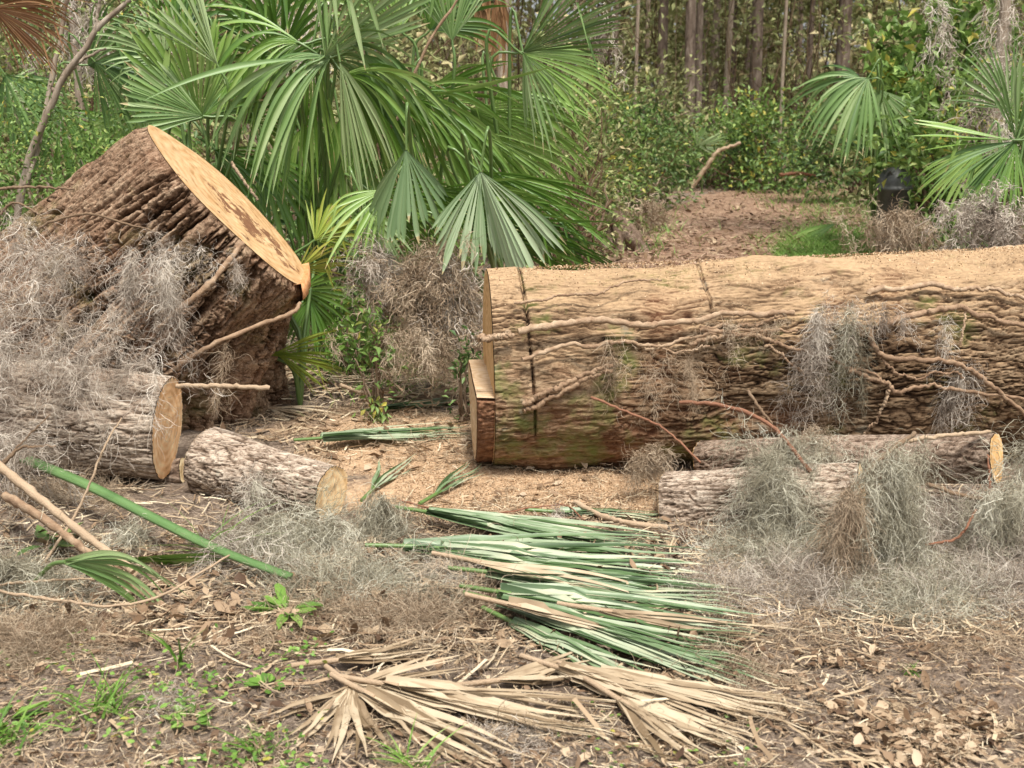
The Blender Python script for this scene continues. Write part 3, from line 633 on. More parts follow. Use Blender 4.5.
for i, (nm, lb, ct, pts, r, mt, tp) in enumerate(sticks):
    px_tube(nm, lb, ct, at_path(pts), r, M[mt], 7, 30, None, .0018 if r < .02 else .006, i + 70, tp, .5, .09)

# fat green palmetto stalk, U-shaped in section
def green_stalk():
    P = smooth_path(at_path([(24,459,4.50),(90,487,4.36),(160,522,4.18),(220,551,4.02),(290,577,3.86)]), 30)
    T = nrm(np.gradient(P, axis=0)); s = nrm(np.cross(T, [0, 0, 1.])); u = np.cross(s, T)
    wd = np.linspace(.025, .017, 30)[:, None]; prof = [(-1, .45), (-.55, .12), (0, 0), (.55, .12), (1, .45), (.8, -.35), (0, -.75), (-.8, -.35)]
    V = np.stack([P + s * wd * a + u * wd * b for a, b in prof], 1); mb = MB()
    mb.add((V).reshape(-1, 3), ring_faces(30, 8), .6)
    for k in (0, 29):
        mb.add(np.vstack([V[k], V[k].mean(0)]), np.stack([np.arange(8), (np.arange(8) + 1) % 8, np.full(8, 8)], 1))
    tag(mb.obj('palm_stalk', veg('stalk_green', [(0, (.04, .09, .02)), (.5, (.085, .17, .05)), (1, (.20, .30, .12))], .42, 0, 8, .5, .6), None, P[0]), 'thick shiny green palm stalk slanting down across the left pile', 'palm stalk')
green_stalk()

# ------------------------------------------------------------------ palmetto fronds
GZ = np.array([0, 0, -1.])
def blade(mb, H, D, Nn, R, half, nseg, droop, rng, fused=.42, w=.012, K=13, fold=.35, onground=False, jit=.03, pw=1.8, lenvar=.3, wavy=0., cup=0., brk=0., tone=0., tips=False):
    D = nrm(D); S = nrm(np.cross(Nn, D)); Nn = np.cross(D, S); half = math.radians(half)
    ph = np.linspace(-half, half, nseg) + rng.normal(size=nseg) * jit * (2 * half / nseg) * 8
    d0 = np.cos(ph)[:, None] * D + np.sin(ph)[:, None] * S + cup * (np.abs(ph) / max(half, .01))[:, None] ** 1.5 * Nn
    L = R * (1 - lenvar * (np.abs(ph) / max(half, .6)) ** 2) * (1 + .07 * rng.normal(size=nseg))
    t = np.linspace(0, 1, K); dr = droop * (1 + .35 * rng.normal(size=nseg))[:, None]
    bt = np.where(rng.random(nseg) < brk, .45 + .4 * rng.random(nseg), 9.)[:, None]
    g = dr * t[None] ** pw + 3.0 * (t[None] > bt)
    d = d0[:, None] + g[..., None] * GZ + wavy * np.sin(t[None, :, None] * (4 + 5 * rng.random((nseg, 1, 1))) + 6 * rng.random((nseg, 1, 1))) * S
    d = nrm(d); st = (L / (K - 1))[:, None, None]
    P = H + np.concatenate([np.zeros((nseg, 1, 3)), np.cumsum(d[:, :-1] * st, 1)], 1)
    r = t[None] * L[:, None]; stp = 2 * half / nseg
    wf = np.maximum(fused * L[:, None] * stp * .52, w)
    hw = np.where(t[None] < fused, np.maximum(r * stp * .52, .003) * (wf / np.maximum(fused * L[:, None] * stp * .52, 1e-6)), wf * np.clip(1 - (t[None] - fused) / (1 - fused), .03, 1) ** .75)
    hw = np.minimum(hw, .035)
    nk = nrm(Nn + .25 * rng.normal(size=(nseg, 1, 3))); sd = nrm(np.cross(nk, d)); n2 = np.cross(d, sd)
    hw = hw[..., None]; sg = fold
    V = np.stack([P - sd * hw + n2 * hw * sg, P, P + sd * hw + n2 * hw * sg], 2)
    if onground:
        zz = hgt(V[..., 0], V[..., 1]) + .008 + .03 * rng.random((nseg, 1, 1)); V[..., 2] = np.maximum(V[..., 2], zz)
    base = (np.arange(nseg)[:, None, None] * K + np.arange(K - 1)[None, :, None]) * 3 + np.arange(2)[None, None]
    F = np.stack([base, base + 1, base + 4, base + 3], -1).reshape(-1, 4)
    rn = (rng.random(nseg)[:, None, None] * .45 + .25 + .12 * t[None, :, None] + np.array([-.08, .12, .06])[None, None])
    rn = rn + tone + (.28 * rng.normal(size=(nseg, 1, 1)) + .12 * noise(t * 9, tone * 50 + np.arange(nseg)[:, None] * 3.1, 0.)[..., None] * 2 if onground else 0)
    rn = np.clip(rn + 0 * np.zeros((nseg, K, 3)), .05, .86 if onground else .80)
    if onground: tips = True
    if tips: rn = np.where((t[None, :, None] > .90 + .2 * rng.random((nseg, 1, 1))), 1.25, rn)
    mb.add(V.reshape(-1, 3), F, np.broadcast_to(rn, (nseg, K, 3)).ravel())
def screen_dir(ang, tilt, roll, px, py):
    """unit axis: ang in the picture plane (0 right, 90 up), tilt towards the viewer; a leaf-plane normal rolled about it"""
    v = nrm(ray(px, py)); a = math.radians(ang); tl = math.radians(tilt)
    r_ = nrm(np.cross(v, [0, 0, 1.])); u_ = np.cross(r_, v)
    D = (math.cos(a) * r_ + math.sin(a) * u_) * math.cos(tl) - v * math.sin(tl)
    n = nrm(-v - D * (-v).dot(D)); s = np.cross(D, n); ro = math.radians(roll)
    return D, n * math.cos(ro) + s * math.sin(ro)
def palmetto(label, base, fronds, group, seed, name='palmetto'):
    """fronds: (px,py,depth, angle, tilt, roll, radius, halfspread, nseg, droop, material)"""
    rg = np.random.default_rng(seed); base = np.array(base, float); root = thing(name, label, 'palmetto', base, group)
    for f in fronds:
        px, py, Y, ang_, tilt, roll, R, half, ns, dr, mt = f[:11]; fu = max(.5, f[11]) if len(f) > 11 else .52
        H = A(px, py, Y); D, n = screen_dir(ang_, tilt, roll, px, py)
        mb = MB(); blade(mb, H - base, D, n, R, half, ns, dr, rg, fused=fu, K=16, jit=.04, fold=.45, cup=-.6 + .6 * rg.random(), brk=.08, wavy=.03, pw=1.05 if dr > 1.5 else 2.4, w=.004, tone=.19 * rg.normal(), tips=True)
        fr = mb.obj('frond', M[mt], root)
        if H[2] > .15:
            P = smooth_path([base, base * .6 + H * .4 + [0, 0, .12], H - D * .22, H], 16) - base
            pm = MB(); tubes(pm, P, np.linspace(.014, .007, 16), 6, [.5]); pm.obj('petiole', M['petiole'] if mt != 'frond_brown' else M['vine'], fr)
    return root
pg = 'palmettos behind the stump and trunk'
palmetto('tall bright palmetto rising directly behind the sawn stump top', [A(205,300,7.6)[0], 7.5, .05], [
  (200,118,7.0, 98, 5, 0, .60, 60, 30, .12, 'frond', .82), (203,116,6.9, 158, 10, 15, .46, 38, 22, .1, 'frond_blue', .85), (202,118,6.95, 28, 10, -15, .40, 30, 14, .2, 'frond', .82),
  (217,64,6.9, 104, 5, 55, .55, 40, 20, .1, 'frond_blue', .8), (217,64,7.1, -80, 10, 65, .50, 26, 14, .4, 'frond_blue', .5),
  (180,40,7.6, 80, -10, 20, .5, 80, 28, .5, 'frond'), (165,60,8.0, 130, 0, 10, .5, 70, 26, .9, 'frond_blue'),
  (250,120,7.7, 20, 10, 40, .6, 80, 28, 1.2, 'frond'), (215,150,7.3, -45, 20, 20, .5, 50, 18, .8, 'frond')], pg, 1)
palmetto('big palmetto with long waterfall fronds in the middle of the thicket', [A(310,300,7.4)[0], 7.7, .05], [
  (330,58,7.0, 178, 15, 45, .95, 55, 26, 3.4, 'frond_blue', .5), (312,48,7.15, -110, 15, 40, .90, 30, 16, 1.6, 'frond', .5), (340,62,6.95, -75, 20, 50, .85, 28, 16, 1.5, 'frond_blue', .5), (300,44,7.1, 165, 15, 30, .7, 50, 20, 3.0, 'frond', .5), (325,56,6.95, 50, 5, 15, .72, 45, 28, .15, 'frond_blue', .72),
  (326,58,7.1, -5, 15, 30, .95, 55, 26, 2.6, 'frond_blue', .5), (345,75,7.0, -30, 35, 30, .8, 55, 24, 2.4, 'frond', .5), (280,60,7.5, 100, 10, -20, .6, 80, 28, .8, 'frond'),
  (300,130,7.5, -70, 10, 0, .8, 70, 30, .5, 'frond', .3), (260,150,7.4, -85, 10, 0, .75, 60, 26, .4, 'frond', .3), (340,120,7.4, -75, 15, 10, .8, 60, 28, .8, 'frond', .3),
  (350,70,7.2, -50, 15, 20, .75, 55, 26, 1.2, 'frond', .35), (275,20,7.9, 110, 0, 0, .6, 80, 24, .6, 'frond')], pg, 2)
palmetto('palmetto with pale down-hanging fans left of the trunk end', [A(420,300,7.2)[0], 7.6, .05], [
  (406,150,6.5, -94, 12, 15, .48, 48, 22, .35, 'frond_pale', .84), (402,98,7.2, -20, 15, 20, .95, 50, 28, 2.0, 'frond', .5), (404,98,7.3, -120, 10, 20, .6, 40, 20, .8, 'frond', .4),
  (452,40,7.2, 92, 0, 0, .46, 40, 24, 0, 'frond_blue', .88), (430,30,7.7, 60, 0, 10, .6, 70, 26, 1., 'frond'), (400,30,7.5, 120, 0, 10, .6, 70, 26, .9, 'frond'),
  (420,100,7.7, -20, 0, 20, .8, 60, 26, 1.4, 'frond', .35), (375,195,6.9, -30, 30, 30, .75, 50, 26, 1.4, 'frond', .35), (385,190,6.7, -140, 25, 10, .5, 40, 16, 1.3, 'frond', .4),
  (440,160,7.4, -70, 10, 0, .7, 60, 28, .7, 'frond', .35), (365,205,6.8, -70, 20, 0, .45, 40, 18, .8, 'frond_blue', .4)], pg, 3)
palmetto('palmetto spilling over the ground beside the dirt track', [A(500,290,7.2)[0], 7.6, .05], [
  (480,172,6.45, -104, 12, -15, .54, 32, 16, .35, 'frond_pale', .82), (481,172,6.4, -62, 15, 25, .62, 26, 15, .5, 'frond_pale', .78), (481,172,6.8, -30, 10, 35, .80, 24, 18, 1.4, 'frond', .5), (500,175,7.0, -35, 10, 10, .80, 30, 22, .5, 'frond', .35),
  (523,52,7.2, 27, 5, 25, .72, 38, 28, .25, 'frond_blue', .6), (523,53,7.2, -70, 15, 25, .55, 28, 14, .6, 'frond_blue', .35), (522,54,7.2, -20, -5, -20, .6, 34, 20, .6, 'frond', .6),
  (470,110,7.4, -25, 5, 25, .85, 35, 24, .7, 'frond', .35), (475,130,7.3, -45, 5, 25, .85, 35, 24, .6, 'frond', .35), (430,190,6.8, -20, 20, 40, 1.0, 30, 24, .8, 'frond', .35),
  (460,225,6.7, -15, 10, 40, .95, 25, 22, .7, 'frond', .35), (520,235,7.0, -12, 10, 50, .6, 30, 18, .5, 'frond_blue', .35), (500,90,7.8, -60, 0, 0, .8, 60, 26, .8, 'frond', .35)], pg, 4)
palmetto('blue green palmetto fans drooping behind the bare limb at left', [A(110,220,9)[0], 9.2, .05], [
  (95,62,8.8, -40, 10, 20, .75, 60, 28, .7, 'frond_blue', .35), (88,65,8.8, 20, 10, 20, .7, 60, 24, 1., 'frond_blue', .35), (130,60,9, -70, 10, 10, .6, 60, 24, .6, 'frond_blue', .35),
  (5,75,8.8, -60, 10, 0, .6, 60, 24, .6, 'frond_blue', .4), (0,95,8.9, -20, 5, 0, .5, 70, 22, .8, 'frond_blue', .4), (60,110,9.2, -80, 10, 0, .7, 80, 26, .7, 'frond', .35), (140,110,9, -95, 10, 0, .7, 80, 26, .5, 'frond', .35)], pg, 5)
palmetto('low yellow green palmetto seedling right of the stump', [A(300,400,6.4)[0], 6.4, .02], [
  (298,270,6.5, 20, 10, 30, .30, 40, 12, .5, 'frond_yellow', .5), (272,355,6.3, -10, 20, 40, .42, 26, 14, .35, 'frond_yellow', .4), (275,352,6.3, -30, 10, 20, .36, 22, 10, .5, 'frond_yellow', .4),
  (300,290,6.6, -20, 10, 20, .35, 60, 16, .8, 'frond', .5), (315,240,6.9, 40, 0, 0, .35, 60, 16, .8, 'frond_yellow', .5), (310,300,6.6, -100, 10, 0, .3, 60, 16, .8, 'frond', .5)], pg, 6)
pr = 'palmettos right of the dirt track'
palmetto('large palmetto fan cut off by the right edge above the mossy mound', [A(1020,260,8.6)[0], 8.7, .25], [
  (1012,140,8.3, 168, 10, 60, .66, 16, 8, .08, 'frond', .7), (1014,142,8.3, -160, 20, 30, .62, 40, 20, .9, 'frond_blue', .45), (1016,142,8.3, -110, 20, 10, .6, 36, 18, .6, 'frond', .45),
  (1016,138,8.4, 60, 10, 10, .6, 60, 24, .5, 'frond_blue', .6), (1010,110,8.9, 120, 0, 0, .55, 50, 22, .6, 'frond_blue', .4), (980,150,8.9, -120, 10, 0, .6, 50, 22, .8, 'frond', .4)], pr, 7)
palmetto('spiky palmetto fans leaning over the track before the pine trunks', [A(880,215,13)[0], 13.2, .3], [
  (862,80,12.5, 165, 10, 30, .8, 50, 20, 1.9, 'frond_blue', .5), (868,78,12.4, -130, 30, 10, .9, 60, 20, 2.0, 'frond_blue', .5), (880,90,12.6, -80, 10, 0, .8, 60, 26, .6, 'frond_blue', .3),
  (880,170,12.8, 90, 5, 0, .55, 60, 26, .1, 'frond', .6), (900,160,12.8, 60, 5, 0, .45, 60, 24, .3, 'frond_blue')], pr, 8)
palmetto('small pale palmetto fan low among the far bushes', [A(703,160,21)[0], 21, .2], [
  (697,146,20.5, 40, 5, 0, .5, 60, 18, .3, 'frond_blue', .6)], pr, 9)
palmetto('withered brown palm frond hanging into the top left corner', [A(-40,200,6.2)[0], 6.3, .05], [
  (-8,8,6.0, -25, 10, 20, .42, 45, 26, .9, 'frond_brown', .3), (-14,-5,6.0, 5, 5, 30, .45, 40, 22, .9, 'frond_brown', .3)], None, 10)
# cut frond tipped over on the grass by the track
def ground_frond(label, hub, tip, half, nseg, mat, group, seed, lift=.03, w=.013, droop=.05, fused=.3, wavy=.05, name='cut_palm_frond', Rm=1., lenvar=.3, tilt=0., jit=.16, brk=0.):
    rg = np.random.default_rng(seed); H = GH(*hub, lift); T = GH(*tip, lift * .5); D = T - H; R = np.linalg.norm(D) * Rm
    Nn = nrm(np.array([rg.normal() * .15, -.25 + rg.normal() * .1, 1.]))
    D = nrm(D + np.array([0, 0, tilt]))
    root = thing(name, label, 'palm frond', H, group); loc = np.array(root.location)
    mb = MB(); blade(mb, H, D, Nn, R, half, nseg, droop, rg, fused=fused, w=w, K=18, fold=.3, onground=True, jit=jit, pw=1., lenvar=lenvar, wavy=wavy, brk=brk)
    mb.v = [v - loc for v in mb.v]; mb.obj('blade', M[mat], root)
    P = np.array([H + D * .04, H - D * .05, H - D * .14]); P[:, 2] = np.maximum(P[:, 2], hgt(P[:, 0], P[:, 1]) + .012)
    pm = MB(); tubes(pm, smooth_path(P, 8) - loc, .008, 6, [.5]); pm.obj('petiole', M['petiole'] if mat in ('frond_cut', 'frond', 'frond_blue') else M['stick'], root)
gg = 'cut green palm fronds lying in the foreground'
GF = [
 ('cut green frond at the back of the pile, beside the sawdust', (428,512), (665,548), 9, 26, 'frond_cut', 1),
 ('cut green frond whose hub is furthest left, half under grey moss', (404,546), (640,552), 7, 20, 'frond_cut', 2),
 ('long cut green frond across the middle of the pile', (440,548), (700,578), 8, 26, 'frond_cut', 3),
 ('broad cut green frond in front of the middle one', (488,572), (735,600), 9, 28, 'frond_cut', 4),
 ('cut green frond pointing at the bare soil on the right', (500,592), (752,632), 8, 26, 'frond_cut', 5),
 ('frontmost cut green frond bordering the dry tan strips', (500,602), (745,668), 9, 28, 'frond_cut', 6),
 ('short cut green frond tip in front of the pale log', (560,512), (668,520), 8, 12, 'frond_cut', 7),
 ('short ragged green frond at the front edge beside the tan strips', (512,622), (650,690), 7, 12, 'frond_cut', 8),
 ('grey green wilted frond behind the sawdust left of the trunk', (322,438), (466,428), 9, 22, 'frond_cut', 9),
 ('small green frond scrap behind the sawdust by the trunk butt', (385,408), (462,400), 9, 14, 'frond_cut', 10),
 ('tiny green leaf strips left of the sawdust patch', (372,490), (404,458), 16, 6, 'frond_cut', 11),
 ('short green leaf strips on the sawdust under the trunk butt', (436,494), (480,468), 10, 5, 'frond_cut', 12)]
for lb, h, t, ha, ns, mt, sd in GF:
    ground_frond(lb, h, t, ha, ns, mt, gg, sd, lift=.06 if ns > 15 else .03, w=.013 if ns > 15 else .010, brk=.08, wavy=.09)
dg = 'dry tan palm fronds on the ground'
DF = [
 ('dry tan palm frond fanned out wide around its hub at bottom centre', (352,686), (430,745), 88, 34, 3, .04, .013, .25, 0.),
 ('long dry tan strips stretching right from the fanned frond', (385,684), (610,722), 9, 18, 4, .05, .014, .1, 0.),
 ('dry tan frond running down to the bottom edge', (365,692), (505,765), 9, 12, 5, .05, .014, .1, 0.),
 ('dry tan frond under the frontmost green frond', (560,668), (760,732), 12, 20, 6, .03, .014, .1, 0.),
 ('dry tan frond whose strips end on the bare soil', (600,672), (800,716), 8, 14, 7, .03, .013, .1, 0.),
 ('small dry frond just above the fanned frond, half under moss', (338,660), (440,648), 14, 12, 8, .03, .010, .1, 0.),
 ('bleached dry strips laid over the green fronds', (508,604), (640,634), 3, 4, 9, .10, .014, .1, 0.),
 ('dry straw coloured strips caught between the middle green fronds', (470,560), (640,592), 4, 4, 21, .09, .010, .1, 0.),
 ('dry straw coloured strip bundle poking right from the green pile', (600,610), (790,640), 6, 6, 22, .04, .010, .1, 0.),
 ('dry broken strips at the bottom right of the tan fronds', (620,700), (720,762), 22, 14, 10, .03, .013, .1, 0.),
 ('short dry strips between fanned frond and green fronds', (500,680), (600,668), 20, 10, 11, .03, .012, .1, 0.),
 ('curled dry frond scrap beside the green seedling', (270,408), (330,420), 20, 10, 12, .03, .012, .1, 0.)]
for lb, h, t, ha, ns, sd, lf, w_, lv, dr in DF:
    ground_frond(lb, h, t, ha, ns, 'frond_dry', dg, sd + 40, lift=lf, w=w_, lenvar=lv, name='dry_palm_frond', wavy=.10, jit=.12, brk=.12)
def left_frond():
    rg = np.random.default_rng(77); H = A(66, 562, 3.72); root = thing('cut_palm_frond', 'small blue green frond arching out of the moss at left', 'palm frond', H, gg)
    D, n = screen_dir(-12, 15, 30, 66, 562); mb = MB(); blade(mb, H * 0, D, n, .42, 24, 12, 1.5, rg, fused=.3, w=.011, fold=.35); mb.obj('blade', M['frond_blue'], root)
    pm = MB(); tubes(pm, smooth_path([[0, 0, 0], [-.07, .05, -.03], [-.16, .1, -.12]], 8), .008, 6, [.5]); pm.obj('petiole', M['petiole'], root)
    H = A(120, 560, 4.0); root = thing('cut_palm_frond', 'dark green leaf strips lying flat right of the peeled stick', 'palm frond', H, gg)
    D, n = screen_dir(-6, 10, 60, 120, 560); mb = MB(); blade(mb, H * 0, D, n, .40, 9, 6, .15, rg, fused=.3, w=.011); mb.obj('blade', M['frond'], root)
    H = A(835, 224, 14.6); root = thing('cut_palm_frond', 'single green frond tipped over on the bright grass beside the track', 'palm frond', H, None)
    D, n = screen_dir(205, 5, 50, 835, 224); mb = MB(); blade(mb, H * 0, D, n, .62, 28, 20, .55, rg, fused=.5); mb.obj('blade', M['frond'], root)
left_frond()
def hanging_dead():
    rg = np.random.default_rng(5)
    for (px, py, Y, lb, R) in ((484, -6, 8.2, 'brown dead palm leaf hanging at the top centre, left of its twin', .36), (500, -8, 8.4, 'brown dead palm leaf hanging at the top centre, right of its twin', .55)):
        H = A(px, py, Y); root = thing('dead_palm_leaf', lb, 'palm frond', H, 'dead palm leaves at the top centre')
        D, n = screen_dir(-92, 0, 20, px, py); mb = MB(); blade(mb, H * 0, D, n, R, 9, 12, .2, rg, fused=.3, w=.014, wavy=.3); mb.obj('blade', M['frond_brown'], root)
        pm = MB(); tubes(pm, smooth_path([[0, 0, 0], [0, .1, .3], [-.1, .5, 1.]], 8), .01, 6, [.5]); pm.obj('petiole', M['vine'], root)
hanging_dead()

# ------------------------------------------------------------------ Spanish moss
def strands(mb, P0, D0, L, rng, K=13, curl=.9, grav=0., w=.0024, pull=None, floor=True, rb=(0, 1)):
    n = len(P0); st = (np.broadcast_to(L, (n,)) / (K - 1))[:, None]; P = [P0]; d = nrm(D0); cur = rng.normal(size=(n, 3)) * curl
    for k in range(K - 1):
        cur = cur * .55 + rng.normal(size=(n, 3)) * curl * .75
        d = nrm(d * .75 + cur * .55 + np.array([0, 0, -grav])); q = P[-1] + d * st
        if pull is not None: q = q + (pull[0] - q) * pull[1]
        P.append(q)
    P = np.stack(P, 1)
    if floor: P[..., 2] = np.maximum(P[..., 2], hgt(P[..., 0], P[..., 1]) + .006 + .01 * rng.random((n, 1)))
    pt = np.clip(.5 + 1.1 * fbm(P0[:, 0] * 9, P0[:, 1] * 9, P0[:, 2] * 9, 2), 0, 1)
    tp = np.linspace(1, .45, K)[None]; ribbons(mb, P, w * tp * (.6 + .8 * rng.random((n, 1))), rng, rb[0] + (rb[1] - rb[0]) * (.45 * rng.random(n) + .55 * pt))
def locks(mb, C0, D0, Lk, n, rg, w=.0021, grav=.1, curl=.5, spread=.008, cl=.075, K=9, floor=True):
    m = len(C0); kk = 18; st = (np.broadcast_to(Lk, (m,)) / (kk - 1))[:, None]; P = [C0]; d = nrm(D0); cur = rg.normal(size=(m, 3)) * curl
    for i in range(kk - 1):
        cur = cur * .7 + rg.normal(size=(m, 3)) * curl * .5; d = nrm(d * .8 + cur * .5 + np.array([0, 0, -grav])); P.append(P[-1] + d * st)
    P = np.stack(P, 1)
    if floor: P[..., 2] = np.maximum(P[..., 2], hgt(P[..., 0], P[..., 1]) + .008)
    T = nrm(np.gradient(P, axis=1)); wt = np.exp(rg.normal(size=m) * .9); k = rg.choice(m, n, p=wt / wt.sum()); j = rg.integers(0, kk - 2, n)
    base = P[k, j] + rg.normal(size=(n, 3)) * spread * (.5 + rg.random((m, 1))[k] * 1.2); tone = np.clip(.5 + .36 * rg.normal(size=m), 0, 1)[k]
    L = cl * (.4 + 1.2 * rg.random(n)); s2 = (L / (K - 1))[:, None]; Q = [base]; d = nrm(T[k, j] + .75 * rg.normal(size=(n, 3))); cur = rg.normal(size=(n, 3)) * .7
    for i in range(K - 1):
        cur = cur * .5 + rg.normal(size=(n, 3)) * .5; d = nrm(d * .85 + cur * .55 + T[k, np.minimum(j + i // 2, kk - 1)] * .22); Q.append(Q[-1] + d * s2)
    Q = np.stack(Q, 1)
    if floor: Q[..., 2] = np.maximum(Q[..., 2], hgt(Q[..., 0], Q[..., 1]) + .005 + .008 * rg.random((n, 1)))
    ribbons(mb, Q, w * np.linspace(1, .5, K)[None] * (.6 + .9 * rg.random((n, 1))), rg, np.clip(tone * .7 + .3 * rg.random(n), 0, 1))
def moss_thing(label, centre, fn, mat, group, seed, name='moss_clump'):
    mb = MB(); rg = np.random.default_rng(seed); fn(mb, rg); tag(mb.obj(name, M[mat], None, centre), label, 'moss', group)
def puff(label, px, py, Y, rx, ry, rz, n, mat='moss', seed=0, L=.24, w=.0015, grav=.25, curl=.8, group='grey moss clumps', tilt=0.):
    c = A(px, py, Y)
    def fn(mb, rg):
        m = 30; rr = np.array([rx, ry, rz]); sz = np.exp(rg.normal(size=m) * .5); pr = sz ** 2 / (sz ** 2).sum()
        ct = rdir(rg, m) * rg.random((m, 1)) ** .45; ct *= rr * np.array([1.1, .9, .85]); ml_ = max(24, n // 22); k = rg.choice(m, ml_, p=pr)
        u = rdir(rg, ml_) * rg.random((ml_, 1)) ** .5; P0 = c + ct[k] + u * rr * (sz[k] * .36)[:, None]; P0[:, 2] += tilt * (P0[:, 0] - c[0]) + rz * .25
        locks(mb, P0, rdir(rg, ml_) * [1, 1, .5] + rdir(rg, m)[k] * .8, L * (.7 + 1.5 * rg.random(ml_)), int(n * 1.5), rg, w, grav, .42, .0045 + rx * .010, L * .42)
    moss_thing(label, c, fn, mat, group, seed)
def hang(label, top, L, wid, n, mat='moss', seed=0, w=.0015, curl=.7, group='hanging moss tassels', grav=.38, spread=None, taper=.55):
    """top: list of (px,py,Y) along which strands hang; L length"""
    T = np.array([A(*t) for t in top]); c = T.mean(0)
    def fn(mb, rg):
        m = max(6, n // 45); tt = rg.random(m) * (len(T) - 1); i = np.minimum(tt.astype(int), max(len(T) - 2, 0)); f = (tt - i)[:, None]
        base = T[i] * (1 - f) + T[np.minimum(i + 1, len(T) - 1)] * f if len(T) > 1 else np.repeat(T, m, 0)
        P0 = base + rg.normal(size=(m, 3)) * wid * np.array([.8, .5, .25]); P0[:, 2] -= rg.random(m) ** 2 * L * .4
        locks(mb, P0, np.array([0, 0, -1.]) + .35 * rg.normal(size=(m, 3)), L * (.35 + .75 * rg.random(m)), int(n * 1.4), rg, w, grav, .25, .006 + wid * .10, min(.08, L * .3) if L < .8 else L * .12)
    moss_thing(label, c, fn, mat, group, seed, 'moss_tassel')
ms = 'grey moss on the big stump'
puff('pale grey moss blanket over the stump bark at the left edge', -5, 290, 4.95, .17, .09, .20, 1300, 'moss', 1, group=ms)
puff('grey moss draped over the stump near the bare arching twig', 62, 252, 5.15, .18, .06, .07, 700, 'moss', 2, group=ms, tilt=.2)
puff('grey moss tuft right of the arching twig on the stump', 195, 250, 5.12, .17, .05, .04, 600, 'moss', 3, L=.12, group=ms, tilt=-.1)
puff('low grey moss band lying along the top of the grey barked log', 60, 352, 4.75, .34, .09, .03, 1500, 'moss', 4, group=ms, tilt=-.12)
puff('grey moss bunch at the left edge just above the grey barked log', 5, 345, 4.72, .14, .08, .06, 800, 'moss', 5, group=ms)
puff('grey moss wisps in the middle of the stump moss', 85, 312, 5.0, .16, .07, .08, 600, 'moss', 6, group=ms)
puff('thin grey moss at the far left high on the stump', 15, 235, 5.3, .2, .08, .05, 500, 'moss', 66, group=ms)
hang('short pale tassel hanging on the stump, left one of two', [(130,244,5.05),(140,246,5.05)], .36, .03, 700, 'moss', 7)
hang('long pale tassel hanging on the stump, right one of two', [(155,240,5.05),(172,244,5.05)], .56, .035, 1100, 'moss', 8)
hang('tiny tassel near the cut face of the stump', [(228,262,5.4),(238,258,5.4)], .16, .015, 160, 'moss', 9)
hang('thin wisp hanging beside the oval log end on the stump', [(226,340,5.25)], .30, .02, 180, 'moss_brown', 10)
hang('main grey moss tassel hanging over the middle of the felled trunk', [(818,312,5.02),(828,304,5.04)], .50, .022, 800, 'moss', 11)
hang('tan moss tassel hanging right beside the main trunk tassel', [(846,302,5.02),(856,304,5.02)], .48, .022, 800, 'moss_green', 111)
hang('thin dangling moss strand left of the two trunk tassels', [(805,335,4.98)], .34, .02, 300, 'moss', 12)
puff('grey moss tangle at the head of the trunk tassels', 848, 308, 5.05, .15, .05, .03, 700, 'moss', 13, L=.13)
hang('slim moss tassel low on the trunk at right', [(952,362,5.1),(960,364,5.1)], .28, .03, 600, 'moss', 14)
hang('thread of moss above the slim tassel at right', [(946,315,5.1)], .24, .01, 150, 'moss', 15)
puff('brownish moss web over the trunk vines left of the curtain', 655, 375, 4.98, .15, .05, .12, 750, 'moss_brown', 16, L=.14)
puff('sparse moss fuzz on the trunk shoulder vines', 735, 328, 5.02, .18, .04, .03, 450, 'moss_brown', 17, L=.12)
hang('brown moss threads hanging left of the saw shoulder', [(605,330,4.98),(615,335,4.98)], .38, .02, 260, 'moss_brown', 18)
puff('brown moss tuft on the ground under the trunk middle', 655, 462, 4.75, .16, .1, .05, 1100, 'moss_brown', 19, L=.12)
mr = 'moss heap on the right logs'
puff('greenish moss clump left of the reddish branch', 782, 485, 4.36, .10, .10, .15, 3800, 'moss_green', 20, group=mr)
puff('greenish moss clump draped over the brown log by the reddish branch', 800, 455, 4.5, .11, .10, .09, 2000, 'moss_green', 21, L=.13, group=mr)
puff('pale tufty moss knot standing on top of the moss heap', 818, 435, 4.55, .045, .04, .05, 500, 'moss_brown', 22, L=.09, group=mr)
hang('wide greenish moss curtain hanging from the thick grey branch', [(868,468,3.98),(890,450,4.0),(925,438,4.02)], .58, .050, 5200, 'moss_green', 23, group=mr, taper=-.2)
hang('brown dense tassel at the foot of the thick grey branch', [(846,492,3.95),(858,485,3.95)], .36, .028, 2000, 'moss_brown', 24, group=mr)
puff('low greenish moss pile below the pale grey log', 765, 562, 4.12, .13, .10, .06, 2600, 'moss_green', 25, group=mr)
puff('grey moss pile under the greenish curtain', 905, 606, 3.80, .17, .12, .10, 4500, 'moss_green', 26, group=mr)
puff('moss pile with dark hollows at the foot of the brown tassel', 812, 592, 3.92, .12, .10, .08, 3200, 'moss', 126, group=mr)
hang('loose pale moss rope sagging right of the wide curtain', [(900,500,4.02),(925,530,3.98),(960,560,3.95),(990,580,3.92)], .14, .03, 1800, 'moss_green', 127, group=mr)
hang('thin moss hanging at the right edge over the heap', [(990,490,4.05),(1020,480,4.05)], .34, .04, 1500, 'moss_green', 128, group=mr)
puff('grey moss pile in the lower right corner of the heap', 990, 612, 3.78, .16, .12, .09, 4200, 'moss', 27, group=mr)
puff('grey moss drift at the right edge below the brown log', 990, 540, 4.10, .18, .12, .08, 2600, 'moss', 28, group=mr)
puff('grey moss behind the dark forked twig', 945, 520, 4.20, .13, .09, .06, 1600, 'moss', 29, group=mr)
